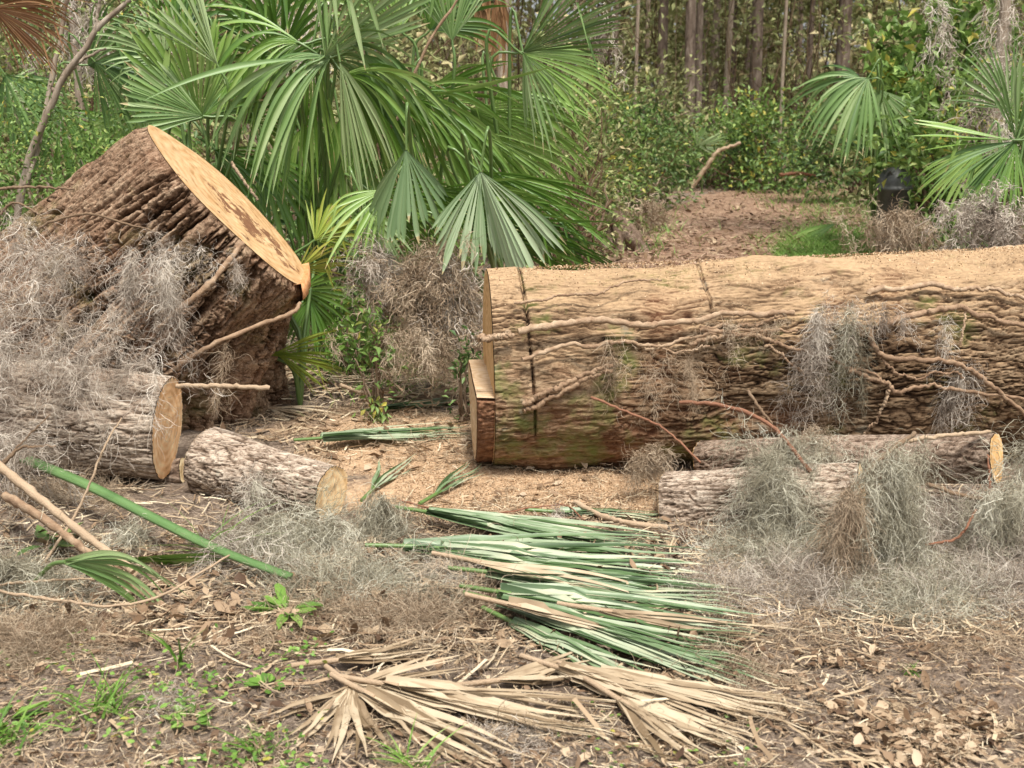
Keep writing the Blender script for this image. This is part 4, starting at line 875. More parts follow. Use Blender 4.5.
puff('moss tuft hiding part of the orange sawn end', 1026, 462, 4.2, .05, .05, .12, 1100, 'moss_green', 30, group=mr)
puff('small moss clump in front of the green frond tips', 755, 682, 3.25, .11, .07, .03, 1000, 'moss_brown', 31, L=.1, group=None)
puff('grey moss mat at the right ends of the green fronds', 715, 590, 3.85, .14, .1, .03, 1100, 'moss', 32, L=.12, group=None)
puff('moss pile directly right of the frond tips', 750, 600, 3.80, .12, .10, .035, 1500, 'moss', 33, group=mr)
ml = 'moss and fluff on the left ground'
hang('greenish moss mop draped in front of the short log end', [(362,488,4.38),(385,496,4.38),(400,500,4.4)], .30, .05, 2300, 'moss_green', 34, taper=-.6, group=ml)
puff('moss drift under the short pale log', 300, 525, 4.25, .20, .10, .05, 3000, 'moss_green', 35, group=ml)
puff('moss tangle over the left end of the short pale log', 262, 492, 4.5, .05, .05, .08, 700, 'moss', 36, L=.12, group=ml)
puff('wide moss mat left of the green frond hubs', 360, 588, 3.9, .24, .16, .07, 4200, 'moss_green', 37, group=ml)
puff('brown moss mat behind the fanned dry frond', 400, 628, 3.6, .28, .12, .045, 3600, 'moss_brown', 38, group=ml)
puff('moss pile at the left edge below the sticks', 20, 590, 3.8, .17, .12, .11, 3200, 'moss_green', 39, group=ml)
puff('brown moss heap lower on the left edge', 35, 648, 3.4, .17, .10, .07, 2800, 'moss_brown', 40, group=ml)
puff('moss wad between the green stalk and the grey log', 70, 500, 4.6, .16, .10, .07, 1500, 'moss_brown', 41, group=ml)
puff('fluffy moss plume under the middle of the green stalk', 130, 535, 4.2, .10, .08, .07, 800, 'moss_green', 42, L=.13, group=ml)
puff('moss wad at the left edge against the grey log', 8, 440, 4.45, .09, .08, .10, 900, 'moss', 43, group=ml)
puff('moss mat beside the foot of the green stalk', 235, 545, 4.15, .14, .08, .03, 900, 'moss', 44, group=ml)
puff('moss mat between the left pile and the frond pile', 440, 575, 4.0, .12, .10, .035, 1300, 'moss', 45, L=.12, group=ml)
puff('thin moss tuft near the bottom left corner', 165, 700, 3.0, .08, .06, .02, 500, 'moss', 46, L=.09, group=ml)
puff('grey moss tuft in the middle of the frond pile behind', 560, 515, 4.5, .06, .05, .02, 400, 'moss', 47, L=.08, group=None)
puff('fuzzy grey moss at the bottom edge below the dry frond', 520, 755, 2.85, .12, .06, .025, 1000, 'moss', 48, L=.09, group=None)
puff('brown fluff strip lying on the green fronds', 540, 571, 4.02, .12, .03, .015, 500, 'moss_brown', 49, L=.07, group=None)
mb_ = 'moss bushes behind the clearing'
puff('brown moss bush behind the clearing left of the trunk butt', 425, 285, 6.45, .24, .2, .24, 4200, 'moss_brown', 50, L=.22, w=.0035, group=mb_)
puff('small moss bush lobe touching the palmetto leaves', 385, 262, 6.5, .14, .12, .12, 1400, 'moss', 152, L=.18, w=.003, group=mb_)
puff('low brown moss spread at the foot of the moss bush', 420, 335, 6.3, .34, .15, .08, 2000, 'moss_brown', 151, L=.18, w=.003, group=mb_)
puff('paler moss over the right side of the brown moss bush', 450, 300, 6.4, .12, .1, .2, 1500, 'moss', 51, L=.18, w=.004, group=mb_)
puff('grey mossy mound before the right palmetto fan', 995, 222, 8.0, .22, .18, .14, 2600, 'moss', 52, L=.18, w=.005, group=mb_)
puff('brown brushy debris around the black bin', 908, 226, 10.5, .22, .2, .12, 1900, 'moss_brown', 53, L=.25, w=.005, group=mb_)
puff('low debris mound behind the trunk on the right', 960, 258, 8.2, .30, .25, .05, 1300, 'moss_brown', 54, L=.2, w=.005, group=mb_)
puff('brown grass tuft left of the track behind the trunk', 640, 228, 14., .3, .3, .22, 700, 'moss_brown', 55, L=.3, w=.008, grav=-.15, curl=.3, group=mb_)
mt_ = 'grey moss hanging in the trees'
for i, (px, py, Y, L, wd, n, lb) in enumerate([
   (80, -10, 9.4, 1.1, .10, 500, 'grey moss hanging beside the bare limb at top left'),
   (20, 20, 9.4, .7, .1, 350, 'grey moss hanging low at the upper left edge'),
   (150, -10, 9.6, .6, .10, 250, 'grey moss hanging left of the tall bright palmetto'),
   (1005, -10, 11., 1.4, .14, 450, 'long grey moss hanging down the right edge'),
   (940, -15, 11.5, 1.0, .07, 300, 'grey moss hanging on the trunk left of the right edge'),
   (985, 60, 10.5, .9, .08, 260, 'short grey moss hanging above the right palmetto fan'),
   (590, -15, 11., .8, .15, 300, 'grey moss hanging above the leaning palmetto at top centre'),
   (310, -20, 10., .7, .3, 500, 'grey moss hanging behind the waterfall fronds')]):
    hang(lb, [(px - 8, py, Y), (px + 8, py + 4, Y)], L, wd, n, 'moss', 60 + i, w=.006, group=mt_, taper=.3)

# ground moss / fluff that nobody could count
def scatter_px(rg, n, x0, x1, y0, y1):
    px = x0 + rg.random(n) * (x1 - x0); py = y0 + rg.random(n) * (y1 - y0)
    a = (384 - py) / FPX; dy = UP[1] * a + FWD[1]; dz = UP[2] * a + FWD[2]; t = -CAMZ / dz
    X = (px - 512) / FPX * t; Y = dy * t; return px, py, np.stack([X, Y, hgt(X, Y)], 1)
def fluff():
    rg = np.random.default_rng(9); mb = MB()
    def region(n, x0, x1, y0, y1, L, w, rb=(0, 1), thr=0., up=.01, K=10):
        px, py, P = scatter_px(rg, n, x0, x1, y0, y1)
        k = fbm(P[:, 0] * 5, P[:, 1] * 5, 3., 3) + .15 * rg.normal(size=n) > thr
        P = P[k]; P[:, 2] += up + .03 * rg.random(len(P)); D = rdir(rg, len(P)); D[:, 2] *= .2
        strands(mb, P, D, L * (.5 + rg.random(len(P))), rg, K, .7, .05, w, rb=rb)
    region(8000, -20, 520, 520, 660, .09, .0015, (0, 1), .10)
    region(3500, -20, 760, 640, 790, .07, .0020, (0, .8), .0)
    region(5500, 700, 1050, 540, 665, .10, .0015, (.1, 1), .06)
    region(2500, 740, 1050, 630, 790, .06, .0018, (0, .8), .1)
    region(2500, 230, 480, 330, 470, .10, .003, (0, .8), -.1)
    region(1800, 440, 720, 440, 560, .08, .0022, (0, .7), .05)
    tag(mb.obj('fallen_moss', M['moss_brown']), 'thin grey and tan moss fibres strewn over the ground', 'fallen moss', kind='stuff')
fluff()

# ------------------------------------------------------------------ litter
def litter():
    rg = np.random.default_rng(21)
    mb = MB()
    def put(n, x0, x1, y0, y1, Lm, rb=(0, 1), ratio=.45, thr=-9, flat=.35):
        px, py, P = scatter_px(rg, n, x0, x1, y0, y1); k = noise(P[:, 0] * 2.5, P[:, 1] * 2.5, 8.) + .2 * rg.normal(size=n) > thr; P = P[k]; n = len(P)
        P[:, 2] += .006 + .012 * rg.random(n) + .024 * (P[:, 1] > 6.4); D = rdir(rg, n); D[:, 2] *= .25; Nn = np.array([0, 0, 1.]) + flat * rg.normal(size=(n, 3))
        L = Lm * (.45 + rg.random(n)); leaves(mb, P, D, Nn, L, L * ratio * (.6 + .8 * rg.random(n)), rg, rb[0] + (rb[1] - rb[0]) * rg.random(n), near=True)
    put(900, -20, 1050, 640, 800, .042, thr=-.1); put(1600, -20, 1050, 640, 800, .02)
    put(500, 640, 1050, 650, 800, .035, (.1, 1), .5, thr=.0)
    put(550, 860, 1050, 715, 800, .04, (.3, 1), .45, thr=-.05)
    put(1300, -20, 700, 540, 650, .05, (0, .9))
    put(350, 200, 480, 380, 470, .06, (.2, 1), .4)
    put(5500, 560, 1000, 186, 280, .07, (.0, .9), .5)
    put(120, 440, 720, 440, 530, .04, (.3, 1))
    tag(mb.obj('leaf_litter', M['litter'], smooth=True), 'brown and tan fallen leaves over the ground', 'leaf litter', kind='stuff')
    sb = MB()
    def straw(n, x0, x1, y0, y1, Lm, w, rb=(0, 1), thr=-9, tgt=sb):
        px, py, P = scatter_px(rg, n, x0, x1, y0, y1); k = noise(P[:, 0] * 2.5 + 4, P[:, 1] * 2.5, 8.) + .2 * rg.normal(size=n) > thr; P = P[k]; n = len(P)
        P[:, 2] += .026 * (P[:, 1] > 6.4); a = rg.random(n) * 6.28; D = np.stack([np.cos(a), np.sin(a), .12 * rg.normal(size=n)], 1); L = (Lm * (.4 + rg.random(n)))[:, None, None]
        t = np.linspace(0, 1, 5)[None, :, None]; bend = np.cross(D, [0, 0, 1.])[:, None] * (t ** 2) * rg.normal(size=(n, 1, 1)) * .25
        Q = P[:, None] + (D[:, None] * t + bend) * L; Q[..., 2] = np.maximum(Q[..., 2] + .008, .026 * (Q[..., 1] > 6.4) + hgt(Q[..., 0], Q[..., 1]) + .004 + .02 * rg.random((n, 1)))
        ribbons(tgt, Q, w * (.5 + rg.random((n, 1))), rg, rb[0] + (rb[1] - rb[0]) * rg.random(n), side=np.array([0, 0, 1.]) + .5 * rg.normal(size=(n, 1, 3)))
    straw(3300, -20, 1050, 600, 800, .06, .0024); straw(5000, -20, 1050, 600, 800, .03, .002)
    straw(5000, -20, 1050, 500, 650, .10, .004)
    straw(150, 100, 1050, 560, 800, .16, .008, (.4, 1))
    straw(1200, 220, 720, 380, 460, .10, .006, (.2, 1)); straw(500, 400, 700, 460, 530, .06, .003, (.2, 1))
    straw(2500, 200, 480, 300, 400, .16, .008)
    tag(sb.obj('straw_litter', M['straw']), 'dry straw and twig bits over the ground', 'straw litter', kind='stuff')
    pb = MB(); straw(9000, 560, 1050, 182, 290, .16, .006, tgt=pb)
    tag(pb.obj('pine_straw', M['pinestraw']), 'reddish pine needles on the dirt track', 'pine straw', kind='stuff')
    # wood chips and sawdust crumbs
    cb = MB()
    def chips(P, s):
        n = len(P); D = rdir(rg, n); D[:, 2] *= .4; L = s * (.4 + rg.random(n)); leaves(cb, P, D, np.array([0, 0, 1.]) + .6 * rg.normal(size=(n, 3)), L, L * .7, rg, fold=.1)
    for (n, x0, x1, y0, y1) in ((9000, 395, 660, 466, 525), (2500, 330, 475, 395, 475), (1200, 250, 500, 470, 560), (700, 500, 700, 500, 560)):
        _, _, P = scatter_px(rg, n, x0, x1, y0, y1); P[:, 2] += .006; chips(P, .009)
    tag(cb.obj('wood_chips', M['chip']), 'pale sawdust and wood chips beside the trunk butt', 'wood chips', kind='stuff')
litter()

# sawdust crumbs resting on the trunk top
def trunk_dust():
    rg = np.random.default_rng(4); n = 9000; s = rg.random(n) ** .9 * 3.6; th = math.pi / 2 + rg.normal(size=n) * .38
    sid = nrm(np.cross(LAX, [0, 0, 1.])); upv = np.cross(sid, LAX); r = R0 + (R1 - R0) * s / 4.6 + .022 + .03 * 0
    P = LA0 + LAX * s[:, None] + r[:, None] * (np.cos(th)[:, None] * sid + np.sin(th)[:, None] * upv)
    mb = MB(); L = .008 * (.4 + rg.random(n)); D = rdir(rg, n); leaves(mb, P, D, nrm(P - LA0) * 0 + upv + .6 * rg.normal(size=(n, 3)), L, L * .8, rg, fold=.1)
    tag(mb.obj('sawdust', M['chip']), 'sawdust crumbs lying on top of the felled trunk', 'sawdust', kind='stuff')
trunk_dust()

# ------------------------------------------------------------------ grass and small plants
def blades(mb, P, L, w, rg, lean=.5, K=5, rb=(0, 1)):
    n = len(P); a = rg.random(n) * 6.28; ln = lean * (rg.random(n) + .3); D = np.stack([np.cos(a) * ln, np.sin(a) * ln, np.ones(n)], 1)
    t = np.linspace(0, 1, K)[None, :, None]; L = (L * (.5 + rg.random(n)))[:, None, None]
    Q = P[:, None] + (nrm(D)[:, None] * t + np.stack([np.cos(a), np.sin(a), -.6 * np.ones(n)], 1)[:, None] * t ** 2 * .35) * L
    ribbons(mb, Q, w * np.linspace(1, .1, K)[None] * np.ones((n, 1)), rg, rb[0] + (rb[1] - rb[0]) * rg.random(n))
def grass():
    rg = np.random.default_rng(31); mb = MB()
    for (n, cx, cy, sx, sy, L, w) in ((4200, 835, 250, 30, 12, .16, .010), (900, 800, 262, 20, 7, .14, .010), (700, 830, 205, 35, 8, .2, .014), (500, 640, 232, 25, 12, .2, .012),
             (900, 355, 335, 45, 28, .18, .007), (500, 310, 300, 30, 30, .25, .008), (1500, 925, 245, 40, 16, .22, .010), (350, 400, 375, 50, 12, .10, .006)):
        px = cx + rg.normal(size=n) * sx; py = np.maximum(cy + rg.normal(size=n) * sy, 150)
        a = (384 - py) / FPX; dy = UP[1] * a + FWD[1]; dz = UP[2] * a + FWD[2]; t = -CAMZ / dz; X = (px - 512) / FPX * t; Y = dy * t
        blades(mb, np.stack([X, Y, hgt(X, Y)], 1), L, w, rg, .6)
    tag(mb.obj('grass', M['grass']), 'short bright grass along the dirt track and behind the clearing', 'grass', kind='stuff')
    wb = MB()   # clover and seedlings
    px, py, P = scatter_px(rg, 1500, -20, 330, 640, 790); k = noise(P[:, 0] * 4, P[:, 1] * 4, 1.) + .2 * rg.normal(size=len(P)) > .12; P = P[k]; P[:, 2] += .02 + .02 * rg.random(len(P))
    D = rdir(rg, len(P)); D[:, 2] *= .2; leaves(wb, P, D, np.array([0, 0, 1.]) + .3 * rg.normal(size=(len(P), 3)), (.018 * (.5 + rg.random(len(P)))), .012, rg, near=True)
    px, py, P = scatter_px(rg, 120, 560, 760, 700, 790); P[:, 2] += .015; D = rdir(rg, len(P)); D[:, 2] *= .2; leaves(wb, P, D, np.array([0, 0, 1.]) + .3 * rg.normal(size=(len(P), 3)), .015, .012, rg, near=True)
    tag(wb.obj('weeds', M['leaf_bright']), 'tiny green seedlings in the litter at lower left', 'weeds', kind='stuff')
grass()
def tuft(label, px, py, n, L, w, mat='grass', lean=.9, seed=0, spread=.03, broad=False):
    rg = np.random.default_rng(seed); c = GH(px, py); mb = MB()
    if broad:
        a = rg.random(n) * 6.28; D = np.stack([np.cos(a), np.sin(a), .10 + .25 * rg.random(n)], 1); P = c + D * .02 + [0, 0, .01]
        leaves(mb, P, D, np.array([0, 0, 1.]) + .2 * rg.normal(size=(n, 3)), L * (.6 + .6 * rg.random(n)), w, rg, near=True, curl=-.2)
    else:
        P = c + rg.normal(size=(n, 3)) * [spread, spread, 0]; blades(mb, P, L, w, rg, lean, 6)
    tag(mb.obj('small_plant' if broad else 'grass_tuft', M[mat], None, c), label, 'plant' if broad else 'grass tuft', 'small green plants on the ground')
tuft('bright green broad leaved plant on the litter above the splintered stick', 287, 615, 16, .13, .035, 'leaf_bright', seed=1, broad=True)
tuft('grass tuft near the bottom left, beside the crooked twig', 105, 712, 46, .13, .008, seed=2, spread=.04)
tuft('grass tuft cut off at the bottom left corner', 5, 745, 22, .12, .010, 'leaf_bright', seed=3)
tuft('small upright grass tuft at the bottom centre below the dry frond', 412, 766, 26, .09, .008, seed=4, spread=.025)
tuft('leafy sprig at the left edge near the bottom', 4, 725, 9, .09, .03, 'leaf_bright', seed=5, broad=True)
tuft('long bladed grass tuft at the foot of the green stalk', 205, 552, 16, .20, .009, seed=6, lean=1.2)
tuft('single leaning green blade pair below the left frond', 180, 668, 5, .17, .010, seed=7, lean=.5, spread=.01)
tuft('seedling tuft left of the splintered stick', 268, 690, 12, .05, .02, 'leaf_bright', seed=8, broad=True)
tuft('thin grass tuft at the bottom between twig and dry frond', 262, 752, 20, .10, .006, seed=9)
tuft('green patch on the bare soil at right', 912, 672, 30, .03, .006, seed=10, spread=.02)
tuft('leafy seedling low at the left of the twigs', 190, 725, 14, .05, .022, 'leaf_bright', seed=11, broad=True)
tuft('dark green broad leaf plant under the sticks at left', 50, 548, 10, .12, .045, 'leaf_dark', seed=12, broad=True)

# ------------------------------------------------------------------ shrubs
def shrub(label, base, rx, ry, h, n, ll, mat, seed, group, stems=9, name='shrub', z0=.0, clumps=26, lw=.45, twigcol='twig', spread=.16, hollow=.35, lift=0.):
    rg = np.random.default_rng(seed); base = np.array(base, float); base[2] = float(hgt(base[0], base[1])); root = thing(name, label, 'shrub', base, group)
    ct = rdir(rg, clumps) * (hollow + (1 - hollow) * rg.random((clumps, 1)) ** .6) * [rx, ry, h * .52]; ct[:, 2] += z0 + h * .5; ct[:, 2] = np.abs(ct[:, 2])
    k = rg.integers(0, clumps, n); P = ct[k] + rg.normal(size=(n, 3)) * spread * np.array([rx, ry, h * .7]) ; P[:, 2] = np.abs(P[:, 2]) + lift; ct[:, 2] += lift
    D = nrm(P - [0, 0, h * .3]) * .6 + rdir(rg, n) * .8; Nn = np.array([0, 0, 1.]) + .7 * rg.normal(size=(n, 3))
    L = ll * (.6 + .8 * rg.random(n)); mb = MB(); leaves(mb, P, D, Nn, L, L * lw, rg, np.clip(.5 + .22 * rg.normal(size=n) + .15 * rg.normal(size=clumps)[k], 0, 1))
    mb.obj('foliage', M[mat], root); sb = MB()
    for i in range(min(clumps, stems * 3)):
        b0 = rg.normal(size=3) * [.1 * rx, .1 * ry, 0]; mid = b0 * .5 + ct[i] * .5 + rg.normal(size=3) * .08 * rx + [0, 0, .1 * h]
        Q = smooth_path([b0, mid, ct[i]], 9, .01 * h, seed + i); tubes(sb, Q, np.linspace(.014, .004, 9) * min(1.5, max(.6, h)), 4, [rg.random()], cap=False)
    sb.obj('stems', M[twigcol], root); return root
sg = 'bushes at the back'
B = lambda px, Y: [A(px, 200, Y)[0], Y, 0]
SH = [
 ('dense small leaved bush centred at the end of the dirt track', B(775, 24.5), 2.0, 1.0, 1.75, 5200, .085, 'leaf_mid'),
 ('dark green bush left of the track end below the paired pines', B(712, 25.5), 1.3, 1.0, 1.5, 3600, .085, 'leaf_dark'),
 ('bright green bush left of the dirt track', B(528, 13.5), .9, .8, 1.05, 4200, .06, 'leaf_mid'),
 ('green bush with yellow leaf tips beneath the leaning palmetto fan', B(585, 16.5), 1.1, .8, 1.9, 4000, .06, 'leaf_mid'),
 ('dark bush between the leaning palmetto and the track', B(628, 19.5), 1.1, .9, 1.6, 3600, .07, 'leaf_dark'),
 ('dark leafy bush behind the black bin', B(865, 21), 1.6, 1., 1.9, 4200, .08, 'leaf_dark'),
 ('broad leaved bush above the spiky palmetto fans on the right', B(932, 13.4), .9, .6, 1.75, 2300, .11, 'leaf_mid'),
 ('green undergrowth bush behind the right palmetto fan', B(990, 12.5), 1.2, .9, 2.0, 3800, .08, 'leaf_mid'),
 ('low dark bush right of the black bin', B(945, 13.8), .6, .5, .95, 2600, .07, 'leaf_dark'),
 ('olive thicket bush in the top left corner', B(60, 11.5), 1.6, 1., 2.9, 5600, .055, 'leaf_olive'),
 ('small leaved green bush below the bare limb at left', B(40, 8.8), .9, .6, 1.35, 5200, .04, 'leaf_mid'),
 ('green bush between the stump top and the left palmettos', B(115, 8.6), .6, .5, 1.15, 3000, .05, 'leaf_mid'),
 ('leafy seedling bush right of the stump foot', B(345, 7.3), .26, .22, .48, 700, .045, 'leaf_bright'),
 ('olive bush closing the gap behind the middle palmettos', B(330, 11.5), 1.8, 1., 2.6, 4600, .07, 'leaf_olive'),
 ('brownish bush behind the leaning palmetto fan', B(560, 12.5), .9, .7, 1.7, 3000, .05, 'leaf_olive'),
 ('dark bush filling the base of the palmetto thicket', B(300, 9.0), 1.6, .7, 1.3, 4200, .06, 'leaf_dark'),
 ('bushy growth between leaning palmetto and pines', B(590, 20), 1.8, 1.2, 2.4, 4200, .08, 'leaf_olive'),
]
for i, (lb, bs, rx, ry, h, n, ll, mt) in enumerate(SH):
    shrub(lb, bs, rx, ry, h, int(n * .85), ll * 1.3, mt, 200 + i, sg, spread=.2, lw=.5 if ll > .1 else .45, lift=.85 if ll == .11 else 0.)
shrub('sprig of round leaves before the brown moss bush', B(372, 6.15), .16, .12, .55, 260, .045, 'leaf_mid', 310, sg, stems=6, clumps=12)
shrub('sprig of bluish leaves between moss bush and trunk butt', B(462, 6.1), .12, .1, .5, 160, .045, 'leaf_dark', 311, sg, stems=6, clumps=10)
shrub('bare brown twiggy bush beside the leaning palmetto fan', B(560, 10.5), .7, .5, 1.5, 500, .04, 'leaf_olive', 301, sg, stems=26, clumps=70, twigcol='twig')
shrub('bare brown twiggy thicket behind the brown moss bush', B(420, 8.5), .8, .5, 1.0, 600, .04, 'leaf_mid', 302, sg, stems=30, clumps=80, twigcol='vine')

# bare limb with small leaves at left
def sapling():
    base = A(10, 250, 7.2); base[2] = .0
    root = thing('small_tree', 'slender pale barked small tree with a crooked bare limb at left', 'tree', base)
    def br(pts, r0, r1, nm, sd):
        P = smooth_path(at_path(pts), 22, .004, sd) - base; mb = MB(); tubes(mb, P, np.linspace(r0, r1, 22) * (1 + .08 * np.random.default_rng(sd).normal(size=22)), 8, [.6]); mb.obj(nm, M['bark_pale'], root)
    br([(5,330,7.2),(14,240,7.2),(22,190,7.2),(32,150,7.2),(52,108,7.2),(60,80,7.2),(85,50,7.2),(97,28,7.2),(118,10,7.2),(145,-12,7.2),(200,-60,7.2)], .026, .013, 'trunk', 1)
    br([(50,112,7.2),(54,95,7.2),(50,84,7.2)], .014, .008, 'branch', 2); br([(62,78,7.2),(80,62,7.25),(106,48,7.3)], .015, .006, 'branch', 3)
    br([(95,32,7.2),(98,10,7.2),(104,-15,7.2)], .012, .008, 'branch', 4); br([(22,190,7.2),(30,172,7.2),(44,120,7.3),(62,30,7.4),(70,-20,7.4)], .02, .012, 'branch', 5)
    rg = np.random.default_rng(8); mb = MB(); n = 2600; ct = np.array([A(*p) for p in [(30,120,7.3),(70,110,7.4),(110,150,7.5),(20,60,7.4),(60,160,7.3),(95,180,7.4),(130,-20,7.3),(180,-50,7.3),(40,-10,7.5),(10,160,7.2)]])
    P = ct[rg.integers(0, len(ct), n)] + rg.normal(size=(n, 3)) * [.13, .15, .13] - base; leaves(mb, P, rdir(rg, n), np.array([0, 0, 1.]) + .7 * rg.normal(size=(n, 3)), .035, .016, rg); mb.obj('crown', M['leaf_mid'], root)
sapling()

# ------------------------------------------------------------------ pines
rng = np.random.default_rng(77)
def pine_meshes(seed, H=15., r=.15, mat='bark_pine', lean=0.):
    rg = np.random.default_rng(seed); n = 40; z = np.linspace(-.3, H, n)
    P = np.stack([lean * z + .03 * np.sin(z * .7 + seed), .02 * np.cos(z * .6), z], 1); rr = r * (1 - .55 * z / H) * (1 + .25 * np.exp(-np.maximum(z, 0) * 3)) * (1 + .02 * rg.normal(size=n))
    t = MB(); tubes(t, P, rr, 12, [.5])
    for i in range(14):
        zz = H * (.60 + .38 * rg.random()); a = rg.random() * 6.28; L = 1.2 + rg.random(); p0 = np.array([lean * zz, 0, zz]); p2 = p0 + [math.cos(a) * L, math.sin(a) * L, .4]
        tubes(t, smooth_path([p0, (p0 + p2) / 2 + [0, 0, .1], p2], 6), np.linspace(.04, .01, 6), 4, [.5], cap=False)
    c = MB(); m = 900; k = rg.integers(0, 16, m); ct = np.stack([rg.normal(size=16) * .9 + lean * H * .85, rg.normal(size=16) * .9, H * (.66 + .36 * rg.random(16))], 1)
    Q = ct[k] + rg.normal(size=(m, 3)) * [.4, .4, .3]; leaves(c, Q, rdir(rg, m), rdir(rg, m), .45, .12, rg, fold=.3)
    return t.mesh('trunk', M[mat]), c.mesh('crown', M['leaf_dark'])
def pine(label, px, Y, w_px, meshes, r_m, group, rz=0.):
    s = (w_px / FPX * Y / 2) / r_m; x = A(px, 60, Y)[0]
    root = thing('pine_tree', label, 'tree', (x, Y, float(hgt(x, Y))), group)
    for me, nm in zip(meshes, ('trunk', 'crown')):
        o = bpy.data.objects.new(nm, me); COL.objects.link(o); o.parent = root
    root.scale = (s, s, max(.8, min(s, 1.3))); root.rotation_euler = (0, 0, rz); return root
PMs = [pine_meshes(i, 15 + i, .15, 'bark_pine', l) for i, l in enumerate((0., .012, -.015))]
PPs = [pine_meshes(9 + i, 13, .15, 'bark_pale', l) for i, l in enumerate((.02, -.01))]
pn = 'pine trunks beyond the track'
for lb, px, Y, w_, ms_ in [
   ('dark pine trunk leftmost of the clear ones, above the yellow tipped bush', 661, 27, 11, PMs[1]),
   ('reddish lit pine trunk, left one of the close pair', 689, 26, 12, PMs[0]),
   ('dark thin pine trunk, right one of the close pair', 701, 27, 8, PMs[2]),
   ('slender pale tan trunk leaning slightly right of the pair', 727, 27.5, 7, PPs[0]),
   ('thick reddish brown pine trunk in the middle of the woods', 755, 28, 13, PMs[0]),
   ('thin pale sapling trunk before the reddish brown ferns', 784, 25, 4, PPs[1]),
   ('narrow dark pine trunk left of the thickest right trunk', 809, 32, 6, PMs[1]),
   ('thickest dark pine trunk above the spiky palmetto', 841, 29, 15, PMs[0]),
   ('moss grey trunk on the upper right', 946, 13.5, 13, PPs[1]),
   ('grey mossy trunk close to the right edge', 1002, 12.5, 12, PPs[1]),
   ('short brown trunk behind the dead palm leaves', 505, 12, 14, PPs[1]),
   ('slanting pale thin trunk above the leaning palmetto', 636, 22, 4, PPs[0]),
   ('grey trunk hidden behind the bare limb at left', 78, 10.5, 9, PPs[1]),
   ('pinkish brown trunk behind the waterfall fronds', 250, 13, 16, PPs[0])]:
    pine(lb, px, Y, w_, ms_, .15, pn)
for i in range(170):
    Y = 27 + 45 * rng.random() ** .9; px = -150 + 1350 * rng.random()
    pine('slim brown trunk deep in the crowded woods', px, Y, (.10 + .14 * rng.random()) * FPX / Y * 1.1, (PMs + PPs + PPs)[rng.integers(0, 7)], .15, 'far trunks deep in the woods', rng.random() * 6.28)

# understory saplings (tall thin, sparse leaves)
def understory():
    rg = np.random.default_rng(3); lf = MB(); st = MB()
    def mass(n, x0, x1, Y0, Y1, zmax, ll, zp=1.0, cl=200, sx=.45):
        ct = np.stack([np.zeros(cl), Y0 + (Y1 - Y0) * rg.random(cl), zmax * rg.random(cl) ** zp], 1); px = x0 + (x1 - x0) * rg.random(cl); ct[:, 0] = (px - 512) / FPX * ct[:, 1] * 1.0
        k = rg.integers(0, cl, n); P = ct[k] + rg.normal(size=(n, 3)) * [sx, sx, sx * .6]; P[:, 2] = np.abs(P[:, 2]) + hgt(P[:, 0], P[:, 1])
        L = ll * (.5 + rg.random(n)); leaves(lf, P, rdir(rg, n), np.array([0, 0, 1.]) + .8 * rg.normal(size=(n, 3)), L, L * .5, rg, np.clip(.5 + .2 * rg.normal(size=n) + .2 * rg.normal(size=cl)[k], 0, 1))
    mass(60000, -200, 1250, 26, 42, 6.5, .17, 1.0, 420, .7)
    mass(90000, -300, 1300, 42, 72, 16, .46, 1.0, 500, 1.4)
    mass(9000, -150, 450, 13, 22, 3.6, .09, 1.0, 160, .4)
    mass(8000, 850, 1200, 15, 24, 4.2, .10, 1.0, 160, .4)
    tag(lf.obj('undergrowth', M['leaf_olive']), 'hazy olive undergrowth filling the woods behind everything', 'undergrowth', kind='stuff')
    n = 1700; Y = 18 + 40 * rg.random(n); px = -150 + 1350 * rg.random(n); k = ~((px > 600) & (px < 900) & (Y < 25)); Y = Y[k]; px = px[k]; n = len(Y)
    x = (px - 512) / FPX * Y; P0 = np.stack([x, Y, hgt(x, Y)], 1); L = 2 + 4.5 * rg.random(n); D = np.array([0, 0, 1.]) + .22 * rg.normal(size=(n, 3)); t = np.linspace(0, 1, 7)
    Q = P0[:, None] + nrm(D)[:, None] * (t[None, :, None] * L[:, None, None]) + np.cumsum(rg.normal(size=(n, 7, 3)) * [.05, .05, 0], 1)
    tubes(st, Q, (.006 + .022 * rg.random((n, 1)) ** 2) * np.linspace(1, .4, 7)[None] * (Y / 25)[:, None] ** .5, 3, rg.random(n))
    m = 6000; k = rg.integers(0, n, m); j = rg.integers(2, 7, m); S0 = Q[k, j]; D = rdir(rg, m) + [0, 0, .4]; t = np.linspace(0, 1, 4)
    Q2 = S0[:, None] + nrm(D)[:, None] * t[None, :, None] * (.4 + .9 * rg.random(m))[:, None, None] + rg.normal(size=(m, 4, 3)) * .03; tubes(st, Q2, .007, 3, rg.random(m))
    tag(st.obj('brushwood', M['brush']), 'countless thin grey brown stems and twigs among the woods', 'brushwood', kind='stuff')
understory()

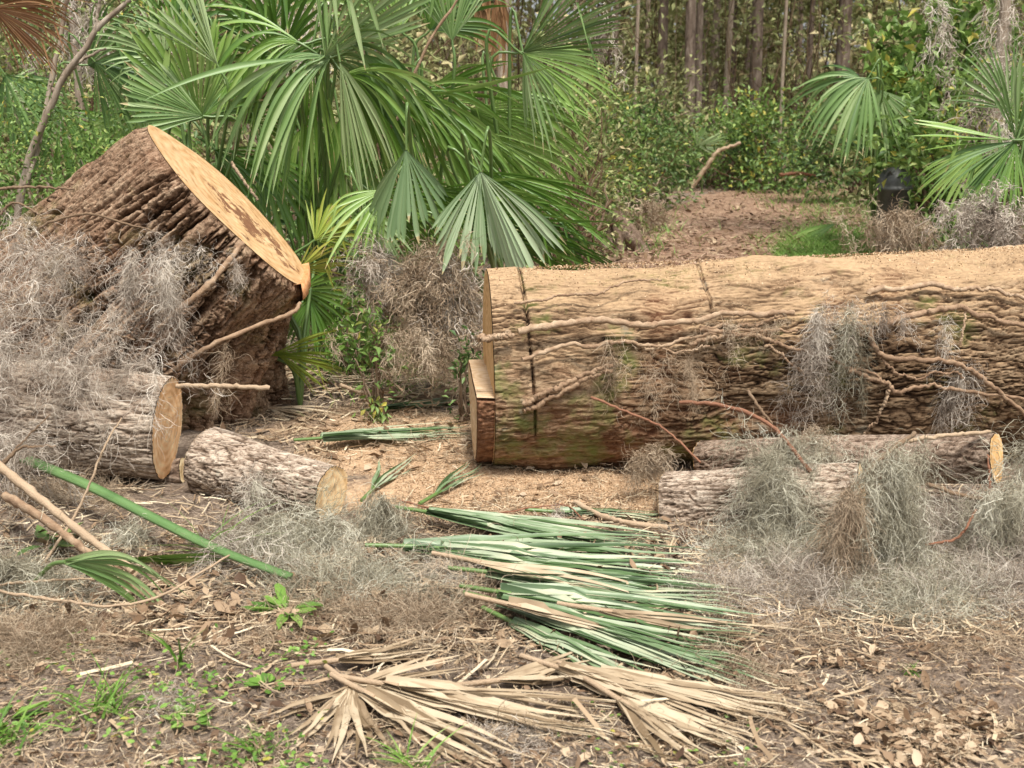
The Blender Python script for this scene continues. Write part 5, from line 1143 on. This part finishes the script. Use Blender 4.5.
# ------------------------------------------------------------------ lidded black bin, weathered stump
def lathe(mb, prof, c, n=40, rnd=.5):
    th = np.arange(n) / n * 2 * math.pi; V = np.array([[c[0] + r * math.cos(a), c[1] + r * math.sin(a), c[2] + z] for r, z in prof for a in th]); mb.add(V, ring_faces(len(prof), n), rnd)
def bin_():
    m, nt, b, out = newmat('black_plastic'); c = ramp(nt, noise_tex(nt, 7, 4), [(.35, (.028, .030, .027)), (.65, (.075, .078, .068))]); nt.links.new(c, b.inputs['Base Color']); b.inputs['Roughness'].default_value = .42
    Y = 12.5; x = A(893, 200, Y)[0]; z0 = float(hgt(x, Y)); root = thing('lidded_bin', 'black round lidded bin standing in brown brush at the track edge', 'bin', (x, Y, z0))
    k = A(893, 188, Y)[2] - z0
    body = MB(); lathe(body, [(.10, 0), (.13, .01), (.15, k * .5), (.165, k - .03), (.18, k - .02), (.18, k), (.15, k)], (0, 0, 0)); body.obj('body', m, root)
    lid = MB(); th = np.linspace(0, math.pi / 2, 12); lathe(lid, [(.188, k - .012), (.192, k + .008)] + [(.178 * math.cos(t) + .002, k + .012 + .21 * math.sin(t)) for t in th], (0, 0, 0)); lid.obj('lid', m, root)
    hd = MB(); a = np.linspace(0, math.pi, 10); P = np.stack([-.10 + .05 * np.cos(a) * 0 - .0 * a, -.12 + .0 * a, k + .13 + .05 * np.sin(a)], 1); P[:, 0] = -.13 + .07 * (a / math.pi); tubes(hd, P, .012, 6, [.5]); hd.obj('handle', m, root)
    for px, py, lb in ((624, 238, 'grey weathered jagged stump left of the dirt track'), (862, 256, 'low grey dirt clod by the bright grass behind the trunk')):
        Yk = 11.5; p = GH(px, py + 14); p = A(px, py, Yk) if False else p; rt = thing('weathered_stump' if px < 700 else 'earth_clod', lb, 'stump' if px < 700 else 'clod', p)
        nu, nv = 60, 24; T, Z = np.meshgrid(np.arange(nu) / nu * 2 * math.pi, np.linspace(0, 1, nv)); Rk = .30 * (1 - .75 * Z ** 1.1) if px < 700 else .26 * np.sqrt(np.clip(1 - Z ** 2, .0004, 1))
        hh = .48 if px < 700 else .15
        Rk = Rk * (1 + .5 * fbm(np.cos(T) * 2 + px, np.sin(T) * 2, Z * 2, 3)); V = np.stack([np.cos(T) * Rk - .12 * Z, np.sin(T) * Rk, Z * hh * (1 + .25 * noise(np.cos(T) * 2.5, np.sin(T) * 2.5, 1.)) - .02], -1)
        mb = MB(); mb.add(V.reshape(-1, 3), ring_faces(nv, nu)); o = mb.obj('wood' if px < 700 else 'soil', M['bark_weathered'], rt)
bin_()
